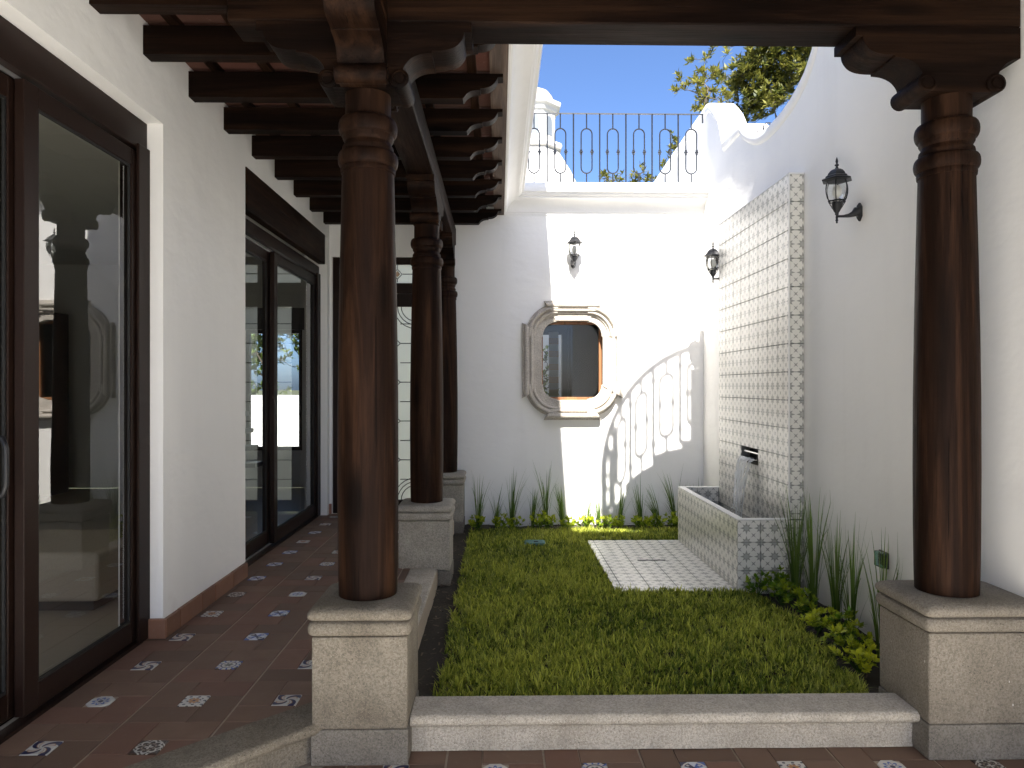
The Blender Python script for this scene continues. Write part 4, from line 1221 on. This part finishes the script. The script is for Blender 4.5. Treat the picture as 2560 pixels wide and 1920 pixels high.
# ---- lawn: one blade = two quads
def in_lawn(x, y):
    ok = (x > -.325 + .035 * np.sin(y * 7) + .02 * np.sin(y * 23)) & (y > 3.145) & (y < 7.36 + .03 * np.sin(x * 9))
    ok &= ~((x > .825 + .012 * np.sin(y * 31)) & (y > 5.125 + .02 * np.sin(x * 17)) & (y < 6.845))
    ok &= ~((x > BX - .01) & (y > 5.125) & (y < 6.87))
    ok &= ~((x > .235) & (x < .435) & (y > 6.60) & (y < 6.79))
    edge = np.interp(y, [3.1, 3.45, 3.8, 4.3, 4.8, 5.14], [1.72, 1.76, 1.82, 1.87, 1.87, 1.74])
    ok &= ~((y < 5.14) & (x > edge + .03 * np.sin(y * 13)))
    ok &= ~((y > 6.86) & (x > 2.08))
    return ok
NT = 19000                                           # tufts, then blades fanning out of each tuft
tx = rng.uniform(-.3, 2.15, NT); ty = 3.14 + (7.4 - 3.14) * rng.random(NT) ** 1.12
tsh = rng.normal(0, .20, NT); th_ = rng.uniform(.65, 1.25, NT)
per = rng.integers(5, 10, NT); idx = np.repeat(np.arange(NT), per)
x = tx[idx] + rng.normal(0, .009, len(idx)); y = ty[idx] + rng.normal(0, .009, len(idx))
keep = in_lawn(x, y); x = x[keep]; y = y[keep]; idx = idx[keep]
n = len(x)
patch = .5 + .5 * np.sin(x * 3.1 + 1.3 * np.sin(y * 2.3)) * np.sin(y * 3.7 + x)
fine = .5 + .5 * np.sin(x * 19 + 2 * np.sin(y * 11)) * np.sin(y * 23 + 1.5 * np.sin(x * 13))
hgt = rng.uniform(.014, .043, n) * (.72 + .3 * patch + .25 * fine) * th_[idx]
az = np.arctan2(y - ty[idx], x - tx[idx]) + rng.normal(0, .7, n)
lean = np.clip(rng.uniform(.25, 1.25, n) + (rng.random(n) < .12) * .4, 0, 1.5); wid = rng.uniform(.0024, .0052, n)
dx, dy = np.cos(az), np.sin(az); px_, py_ = -dy, dx
z0 = np.full(n, ZG - .008) + rng.uniform(0, .018, n)
ln = hgt * 1.25
P0 = np.stack([x, y, z0], 1)
m1 = np.stack([dx * ln * .45 * np.sin(lean * .6), dy * ln * .45 * np.sin(lean * .6), ln * .52 * np.cos(lean * .6)], 1)
m2 = m1 + np.stack([dx * ln * .55 * np.sin(lean), dy * ln * .55 * np.sin(lean), ln * .55 * np.cos(lean)], 1)
W = np.stack([px_ * wid, py_ * wid, np.zeros(n)], 1)
V = np.concatenate([P0 - W, P0 + W, P0 + m1 - W * .85, P0 + m1 + W * .85, P0 + m2 - W * .12, P0 + m2 + W * .12])
i = np.arange(n)
Fc = np.concatenate([np.stack([i, i + n, i + 3 * n, i + 2 * n], 1), np.stack([i + 2 * n, i + 3 * n, i + 5 * n, i + 4 * n], 1)])
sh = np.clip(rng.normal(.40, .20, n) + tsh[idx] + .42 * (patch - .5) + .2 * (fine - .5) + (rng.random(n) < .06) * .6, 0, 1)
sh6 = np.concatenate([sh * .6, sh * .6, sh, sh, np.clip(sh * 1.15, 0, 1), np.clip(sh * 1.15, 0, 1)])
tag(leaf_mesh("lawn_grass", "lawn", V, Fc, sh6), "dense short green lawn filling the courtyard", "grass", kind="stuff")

# ---- loose mulch chips on the bare soil strip
V = []; Fc = []; shd = []
for k_ in range(900):
    if k_ < 420: X, Y = random.uniform(-.45, -.24), random.uniform(3.2, 7.5)
    elif k_ < 650: X, Y = random.uniform(1.7, 2.19), random.uniform(3.2, 5.12)
    else: X, Y = random.uniform(-.3, 1.75), random.uniform(7.3, 7.68)
    a = random.uniform(0, 6.28); l = random.uniform(.006, .022); w = random.uniform(.002, .005)
    c_, s_ = math.cos(a), math.sin(a); b0 = len(V); zz_ = ZG + random.uniform(-.004, .014); tl = random.uniform(-.006, .006)
    for uu, ww in ((-l, -w), (l, -w), (l, w), (-l, w)): V.append((X + uu * c_ - ww * s_, Y + uu * s_ + ww * c_, zz_ + tl * uu / l))
    Fc.append((b0, b0 + 1, b0 + 2, b0 + 3)); shd += [random.random()] * 4
m_leaf("mulch", (.02, .014, .010), (.16, .12, .08), .0, .9)
tag(leaf_mesh("mulch_chips", "mulch", V, Fc, shd), "dark mulch chips along the bare soil edge", "mulch", kind="stuff")

# ---- tall reed-like grass clumps
def reed(px_x, Y, X, height, nbl, spread, label, group, lean=(0, 0)):
    t = thing("grass_clump", (X, Y, ZG - .01), label, "plant", group)
    V = []; Fc = []; shd = []
    for b in range(nbl):
        a = random.uniform(0, 2 * math.pi); r0 = random.uniform(0, .022 + .012 * spread)
        bx_, by_ = X + r0 * math.cos(a), Y + r0 * math.sin(a) * .7
        L = height * random.choice([1, .95, .85, .7, .6, .5]) * random.uniform(.85, 1.05)
        out = random.uniform(.02, .28) * spread * L + (random.random() < .12) * .25 * L
        droop = random.uniform(0, .25) + (random.random() < .1) * .5
        w = random.uniform(.0030, .0058); s0 = random.random()
        pa = a + random.uniform(-.6, .6); ox, oy = math.cos(pa), math.sin(pa) * .55
        ns = 7; b0 = len(V)
        for k_ in range(ns + 1):
            q_ = k_ / ns
            rr = out * q_ ** 1.7 + lean[0] * 0
            zz_ = L * (q_ - droop * max(0, q_ - .45) ** 2 * 1.6)
            P_ = (bx_ + ox * rr + lean[0] * q_ ** 1.4, min(by_ + oy * rr + lean[1] * q_ ** 1.4, 7.688), ZG - .01 + zz_)
            P_ = (min(P_[0], XR - .012), P_[1], P_[2])
            ww = w * (1 - q_ ** 2.2) + .0003; cx_, cy_ = -oy, ox
            ll = math.hypot(cx_, cy_) or 1
            V.append((P_[0] - cx_ / ll * ww, P_[1] - cy_ / ll * ww, P_[2])); V.append((P_[0] + cx_ / ll * ww, P_[1] + cy_ / ll * ww, P_[2]))
            shd += [min(1, s0 * .7 + q_ * .2)] * 2
        for k_ in range(ns): Fc.append((b0 + 2 * k_, b0 + 2 * k_ + 1, b0 + 2 * k_ + 3, b0 + 2 * k_ + 2))
    leaf_mesh("blades", "reed", V, Fc, shd, t)
    return t
GB = "tall grass clumps along the back wall"
back_c = [(1197, .56, 20, "first tall grass clump from the far pillar, before the back wall"), (1240, .42, 16, "short grass clump just right of the first one, before the back wall"),
          (1279, .62, 22, "tall grass clump with a straight high blade, left below the window"), (1330, .44, 16, "low spreading grass clump below the window's left side"),
          (1366, .68, 18, "tallest grass clump, below the window's left corner"), (1407, .48, 22, "thick arching grass clump below the window"),
          (1467, .44, 12, "thin grass clump at the sunlit patch's left edge"), (1500, .40, 12, "sparse low grass clump in the sunlit patch"),
          (1551, .46, 18, "bright grass clump in the middle of the sunlit patch"), (1601, .55, 18, "grass clump before the railing's shadow"),
          (1649, .46, 16, "grass clump leaning left, before the shadowed wall"), (1690, .60, 12, "grass clump beside the fountain basin's far end")]
for sx_, hgt_, nb_, lb in back_c:
    p_ = at_y(sx_, 1300, 7.53)
    reed(sx_, 7.52 + random.uniform(-.04, .04), p_.x, hgt_ * 1.08, nb_ * 2, 1.0, lb, GB, (-.12 if "leaning" in lb or "far end" in lb else random.uniform(-.05, .05), 0))
for X_, lb in ((1.93, "small grass clump behind the basin, in the right back corner"), (2.10, "thin upright grass clump in the right back corner")):
    reed(0, 7.5, X_, .55, 14, .6, lb, GB)
GR = "tall grass clumps along the right wall"
for (X_, Y_, h_, nb_, lb) in ((2.09, 5.00, .92, 60, "tall dark grass clump against the fountain's front corner"), (2.07, 4.68, .88, 48, "arching grass clump second from the fountain by the right wall"),
                              (2.10, 4.42, .80, 44, "grass clump midway along the right wall bed"), (2.08, 4.18, .78, 40, "grass clump beside the wall socket"),
                              (2.11, 3.90, .75, 36, "grass clump nearest the right pedestal")):
    reed(0, Y_, X_, h_, nb_, .8, lb, GR)

# ---- small yellow-green shrubs
def rosette(V, Fc, shd, c, axis, nl, L, w, s0, rnd, spread=1.0):
    axis = axis.normalized(); a_ = axis.orthogonal().normalized(); b_ = axis.cross(a_)
    ph = rnd.uniform(0, 6.28)
    for q_ in range(nl):
        an = ph + q_ * 2.4; el = rnd.uniform(.15, .95) * spread
        d = (a_ * math.cos(an) + b_ * math.sin(an)) * math.sin(el * 1.4) + axis * math.cos(el * 1.4)
        side = d.cross(axis)
        if side.length < .05: side = a_.copy()
        side.normalize(); nrm = side.cross(d)
        l = L * rnd.uniform(.7, 1.15); ww = w * rnd.uniform(.8, 1.2); p0 = c + axis * rnd.uniform(-.3, .15) * L
        b0 = len(V); sag = nrm * (-.10 * l)
        V.extend([tuple(p0), tuple(p0 + d * l * .5 - side * ww), tuple(p0 + d * l + sag), tuple(p0 + d * l * .5 + side * ww)])
        Fc.append((b0, b0 + 1, b0 + 2, b0 + 3)); s_ = min(1, max(0, s0 + rnd.uniform(-.2, .25))); shd.extend([s_ * .8, s_, s_, s_])
def shrub(X, Y, h, rad, nsp, bright, label, group):
    t = thing("low_shrub", (X, Y, ZG - .01), label, "shrub", group)
    V = []; Fc = []; shd = []; stm = MB()
    for q_ in range(nsp):
        a = random.uniform(0, 6.28); r = rad * math.sqrt(random.random())
        tip = Vector((min(X + r * math.cos(a), XR - .03), min(Y + r * math.sin(a), YB - .03), ZG + h * random.uniform(.45, 1.0) * (1 - .4 * (r / rad) ** 2)))
        ax = Vector((math.cos(a) * .7 * r / rad, math.sin(a) * .7 * r / rad, 1))
        rosette(V, Fc, shd, tip, ax, random.randint(8, 12), .042, .0105, bright + random.uniform(-.25, .2), random)
        lo = Vector((X, Y, ZG)).lerp(tip, .55)
        rosette(V, Fc, shd, lo, ax, 5, .036, .010, bright - .35, random)
        stm.tube([(X, Y, ZG - .02), tuple(Vector((X, Y, ZG)).lerp(tip, .5) + Vector((0, 0, .01))), tuple(tip)], [.003, .0022, .0012], 4)
    leaf_mesh("leaves", "shrub_leaf", V, Fc, shd, t)
    stm.build("stems", "reed", t)
    return t
GS = "small yellow-green shrubs along the back wall"
bl_ = ["leftmost small yellow-green shrub at the foot of the back wall", "second small yellow-green shrub from the far pillar pedestal", "small yellow-green shrub under the tall straight grass blade", "small shrub under the window's left side",
       "small shrub under the window's middle", "small shrub at the sunlit patch's left edge", "bright sunlit small shrub right of the patch's edge", "bright sunlit small shrub in the middle of the patch",
       "sunlit small shrub below the railing's shadow", "small shrub before the shadowed wall foot", "small shrub right of the shadowed wall foot", "small shrub touching the basin's far corner"]
for q_, zx in enumerate((320, 500, 640, 830, 905, 1075, 1210, 1390, 1520, 1680, 1800, 1955)):
    p_ = at_y(1100 + .2984 * zx, 1300, 7.42)
    shrub(p_.x, 7.44 + random.uniform(-.04, .03), random.uniform(.13, .20), random.uniform(.08, .12), random.randint(11, 16), .55, bl_[q_], GS)
GS2 = "small yellow-green shrubs along the right bed"
for (X_, Y_, h_, r_, n_, br, lb) in ((1.83, 5.03, .17, .09, 13, .12, "dark green shrub at the left foot of the fountain's tiled front"), (1.99, 5.02, .19, .09, 13, .12, "dark green shrub at the right foot of the fountain's tiled front"),
                                   (1.93, 4.84, .17, .12, 16, .38, "green shrub just before the fountain front"), (1.97, 4.60, .16, .12, 16, .45, "pale green shrub beside the arching grass clump"),
                                   (1.94, 4.30, .15, .12, 16, .75, "bright yellow shrub in the middle of the right bed"), (2.03, 4.12, .20, .09, 12, .2, "leafy green shrub beside the grass by the socket"),
                                   (1.95, 3.96, .16, .13, 18, .55, "yellow-green shrub close to the right pedestal"), (1.88, 3.70, .16, .12, 16, .85, "yellow shrub nearest the right pedestal's corner")):
    shrub(X_, Y_, h_, r_, n_, br, lb, GS2)

# ---- trees
def tree(name, base, label, clusters, mat, leafL, nl, group="trees beyond the courtyard walls", trunk_r=.06, fork=None, seed=1, shade0=.5, twig=.006):
    rnd = random.Random(seed)
    t = thing(name, base, label, "tree", group)
    V = []; Fc = []; shd = []; wd = MB()
    base = Vector(base); fork = Vector(fork) if fork else base.lerp(sum((Vector(c) for c in clusters), Vector()) / len(clusters), .6)
    wd.tube([base, base.lerp(fork, .5) + Vector((.05, 0, 0)), fork], [trunk_r, trunk_r * .8, trunk_r * .6], 8)
    limbs = [fork]
    for q_ in range(7):
        c = Vector(clusters[rnd.randrange(len(clusters))]); e = fork.lerp(c, .62)
        mid = fork.lerp(e, .5) + Vector((rnd.uniform(-.08, .08), rnd.uniform(-.08, .08), .06))
        wd.tube([fork, mid, e], [trunk_r * .5, trunk_r * .36, trunk_r * .2], 6); limbs += [mid, e]
    joints = list(limbs)
    for c in sorted(clusters, key=lambda q: (Vector(q) - fork).length):
        c = Vector(c); p_ = min(joints, key=lambda l: (l - c).length)
        joints.append(p_.lerp(c, .7))
        mid = p_.lerp(c, .55) + Vector((rnd.uniform(-.04, .04), rnd.uniform(-.04, .04), rnd.uniform(-.03, .03)))
        wd.tube([p_, mid, c], [twig * 1.4, twig, twig * .5], 4, False)
        ax = (c - fork).normalized() + Vector((rnd.uniform(-.4, .4), rnd.uniform(-.4, .4), rnd.uniform(.1, .7)))
        s0 = shade0 + rnd.uniform(-.3, .3)
        rosette(V, Fc, shd, c, ax, nl, leafL, leafL * .17, s0, rnd, 1.15)
        if rnd.random() < .7: rosette(V, Fc, shd, c.lerp(p_, .12) + Vector((rnd.uniform(-.05, .05),) * 3), ax, nl // 2, leafL * .9, leafL * .16, s0 - .15, rnd, 1.3)
    leaf_mesh("crown", mat, V, Fc, shd, t)
    wd.build("trunk", "bark", t, smooth=60)
    return t
def blob(c, r, n, seed, lumps=9):
    rnd = random.Random(seed); out = []; cs = []
    for q_ in range(lumps):
        d = Vector((rnd.gauss(0, 1), rnd.gauss(0, 1), rnd.gauss(0, 1))).normalized() * rnd.uniform(.35, .95)
        cs.append((Vector((c[0] + d.x * r[0], c[1] + d.y * r[1], c[2] + d.z * r[2])), rnd.uniform(.26, .48)))
    while len(out) < n:
        cc_, s_ = rnd.choice(cs); d = Vector((rnd.gauss(0, 1), rnd.gauss(0, 1), rnd.gauss(0, 1))).normalized() * rnd.uniform(.4, 1) * s_
        out.append((cc_.x + d.x * r[0], cc_.y + d.y * r[1], cc_.z + d.z * r[2]))
    return out
TY = 11.0
big = blob((4.75, TY, 6.5), (1.5, 1.4, 1.7), 700, 5, 26)
big += [tuple(at_y(1640 + .19 * a, 80 + .19 * b, TY)) for a, b in ((1060, 580), (1120, 560), (1100, 640), (1150, 680), (1200, 330), (1250, 230), (1230, 420), (1300, 500), (1270, 600), (1330, 300), (1400, 240), (1200, 720), (1260, 760), (1300, 860), (1200, 860), (1170, 940), (1240, 960), (1350, 940), (1420, 900), (1480, 980), (1400, 1040), (1300, 1050), (1200, 1060), (1500, 700), (1420, 640), (1540, 560), (1480, 480), (1600, 700), (1560, 840), (1660, 800), (1620, 950), (1700, 600), (1760, 520), (1820, 640), (1740, 360), (1640, 260), (1560, 330), (1830, 300), (1930, 380), (1980, 260), (1460, 330), (1380, 420))]
big += [tuple(Vector(p_) + Vector((random.uniform(-.1, .1), random.uniform(-.4, .4), random.uniform(-.1, .1)))) for p_ in big[-42:] for _ in range(9)]
tree("broadleaf_tree", (4.9, TY + .6, -.6), "dense leafy tree rising behind the swooping right wall", big, "tree_leaf", .115, 12, trunk_r=.04, fork=(4.9, TY + .7, 4.2), seed=3, shade0=.5, twig=.0035)
spr = [tuple(at_y(1640 + .19 * a, 80 + .19 * b, TY - .4)) for a, b in ((310, 620), (290, 640), (350, 700), (370, 750), (240, 760), (290, 750), (470, 630), (520, 600), (500, 680), (540, 660), (570, 700), (590, 520), (640, 510), (560, 510), (720, 590), (760, 570), (790, 530), (740, 780), (770, 770), (680, 770), (610, 790), (640, 830), (580, 830), (560, 900), (620, 890), (660, 860), (540, 990), (600, 1000), (560, 1010), (870, 830), (920, 820), (960, 850), (900, 790))]
spr += [tuple(Vector(p_) + Vector((random.uniform(-.05, .05), random.uniform(-.15, .15), random.uniform(-.05, .05)))) for p_ in spr[::2]]
sf_ = at_y(1640 + .19 * 640, 80 + .19 * 960, TY - .4)
tree("slender_tree", (sf_.x + .2, TY - .4, -.6), "slender tree with sparse yellow-green sprigs above the wall's crest", spr, "tree_leaf", .10, 9, trunk_r=.03, fork=tuple(sf_), seed=8, shade0=.72, twig=.005)
f1 = [tuple(at_y(1240 + .3888 * a, 80 + .3888 * b, 15)) for a, b in ((690, 910), (710, 930), (680, 940), (720, 960), (800, 950), (790, 965), (880, 910), (870, 940), (900, 930), (890, 960), (920, 950), (980, 940), (1000, 950), (960, 960), (700, 990), (760, 1000), (850, 1000), (950, 1000))]
f1 += [tuple(Vector(p_) + Vector((random.uniform(-.12, .12), random.uniform(-.3, .3), random.uniform(-.1, .1)))) for p_ in f1]
tree("distant_tree", (2.1, 15, -.6), "distant tree tops just above the terrace edge behind the railing", f1, "tree_leaf", .13, 9, trunk_r=.06, fork=(2.1, 15, 4.4), seed=4, shade0=.6)
f2 = [tuple(at_y(1240 + .3888 * a, 80 + .3888 * b, 14)) for a, b in ((1140, 690), (1160, 700), (1130, 740), (1150, 760), (1110, 780), (1120, 810), (1080, 840), (1090, 860), (1070, 870), (1170, 740), (1180, 780))]
f2 += [tuple(Vector(p_) + Vector((random.uniform(-.1, .2), random.uniform(-.3, .3), random.uniform(-.1, .1)))) for p_ in f2]
tree("distant_tree", (3.9, 14, -.6), "thin tree top peeping beside the sloping wall behind the railing", f2, "tree_leaf", .12, 8, trunk_r=.05, fork=(3.7, 14, 4.6), seed=6, shade0=.5)
# greenery outside the house windows
gw = thing("garden_wall", (-5, 15.5, -.6), "sunlit white garden wall outside the room's far window", "wall")
B(-9, -2.2, 15.4, 15.6, -.62, 1.18).build("plaster_wall", "plaster", gw)
tree("garden_tree", (-5.4, 16.8, -.6), "light green tree seen through the farther glass door's room window", blob((-5.2, 16.8, 2.6), (1.7, .8, 1.6), 420, 12, 14), "bush_leaf", .15, 8, trunk_r=.09, fork=(-5.3, 16.8, 1.4), seed=9, shade0=.55)
tree("garden_tree", (-3.2, 16.6, -.6), "bushy tree beyond the garden wall, right of the light green one", blob((-3.4, 16.8, 2.4), (1.2, .7, 1.4), 260, 21, 12), "bush_leaf", .15, 8, trunk_r=.08, fork=(-3.3, 16.7, 1.3), seed=10, shade0=.5)
tree("potted_bush", (.66, 10.9, -.6), "leafy bush outside the far window beside the striped blind", blob((.66, 10.9, 1.4), (.22, .2, .8), 90, 31, 9), "bush_leaf", .07, 8, trunk_r=.02, fork=(.66, 10.9, .6), seed=11, shade0=.6)

# ================================================================== spiral stair on the gallery roof (casts the shadow on the back wall)
sp = thing("spiral_stair", (1.7, 2.9, ZT), "white spiral stair with iron handrail on the gallery roof above the viewer", "stair")
SYC, SR = 2.92, 1.03
dY = YB - SYC
SXC = 2.15 - LDIR.x / LDIR.y * dY
ZH0 = .295 + 1.02 * dY
def hp(ph, r=SR): return (SXC - r * math.cos(ph), SYC + r * math.sin(ph))
def hz(ph): return ZH0 + .272 * ph
MB().tube([(*hp(p_), hz(p_)) for p_ in [math.radians(-12 + 4 * k_) for k_ in range(28)]], .028, 8).build("handrail", "iron_rail", sp, smooth=60)
for k_ in range(11):
    ph = math.radians(6 + 8.6 * k_); X_, Y_ = hp(ph); zt, zb = hz(ph), hz(ph) - .98
    if k_ % 2 == 0:
        mm = MB(); c_, s_ = math.sin(ph), math.cos(ph); hw = .075
        mm.tube([(X_, Y_, zb), (X_, Y_, zb + .14)], .020, 6); mm.tube([(X_, Y_, zt - .17), (X_, Y_, zt)], .020, 6)
        pts = [(X_ + hw * math.cos(a) * c_, Y_ + hw * math.cos(a) * s_, zt - .17 - hw + hw * math.sin(a)) for a in [math.pi * j / 10 for j in range(11)]]
        pts += [(X_ - hw * math.cos(a) * c_, Y_ - hw * math.cos(a) * s_, zb + .14 + hw - hw * math.sin(a)) for a in [math.pi * j / 10 for j in range(11)]]
        pts.append(pts[0]); mm.tube(pts, .020, 6, False)
        ob = mm.build("oval_baluster", "iron_rail", sp, smooth=60)
        cl = MB()
        for s in (-1, 1): cl.ball((X_ + s * hw * c_, Y_ + s * hw * s_, (zt + zb) / 2), .032, 8, 6)
        cl.build("collars", "iron_rail", ob, smooth=60)
    else:
        ob = MB().tube([(X_, Y_, zb), (X_, Y_, zt)], .024, 6).build("baluster", "iron_rail", sp, smooth=60)
        cl = MB()
        for f_ in (.15, .85): cl.ball((X_, Y_, zb + (zt - zb) * f_), .034, 8, 6)
        cl.build("collars", "iron_rail", ob, smooth=60)
steps = [(28, 44), (46, 66), (66.2, 84), (84.2, 104)]
for q_, (a0, a1) in enumerate(steps):
    zt = hz(math.radians(a0)) - .98
    mb = MB(); pts = []
    for r_ in (.12, SR + .03):
        for a in (a0, (a0 + a1) / 2, a1): pts.append((*hp(math.radians(a), r_),))
    pl2 = [pts[0], pts[1], pts[2], pts[5], pts[4], pts[3]]
    mb.prism(pl2, 'xy', zt - (.42 if q_ < 1 else .72), zt)
    mb.build("tread", "plaster", sp)
MB().lathe([(.14, ZT + .001), (.14, hz(1.7) - .9)], (SXC + .05, SYC, 0), 20).build("newel", "plaster", sp, smooth=40)
B(SXC - .02, SXC + .5, SYC + SR - .3, SYC + SR - .1, ZT + .001, 1.462 + 1.02 * (YB - SYC - SR + .2)).build("pier", "plaster", sp)
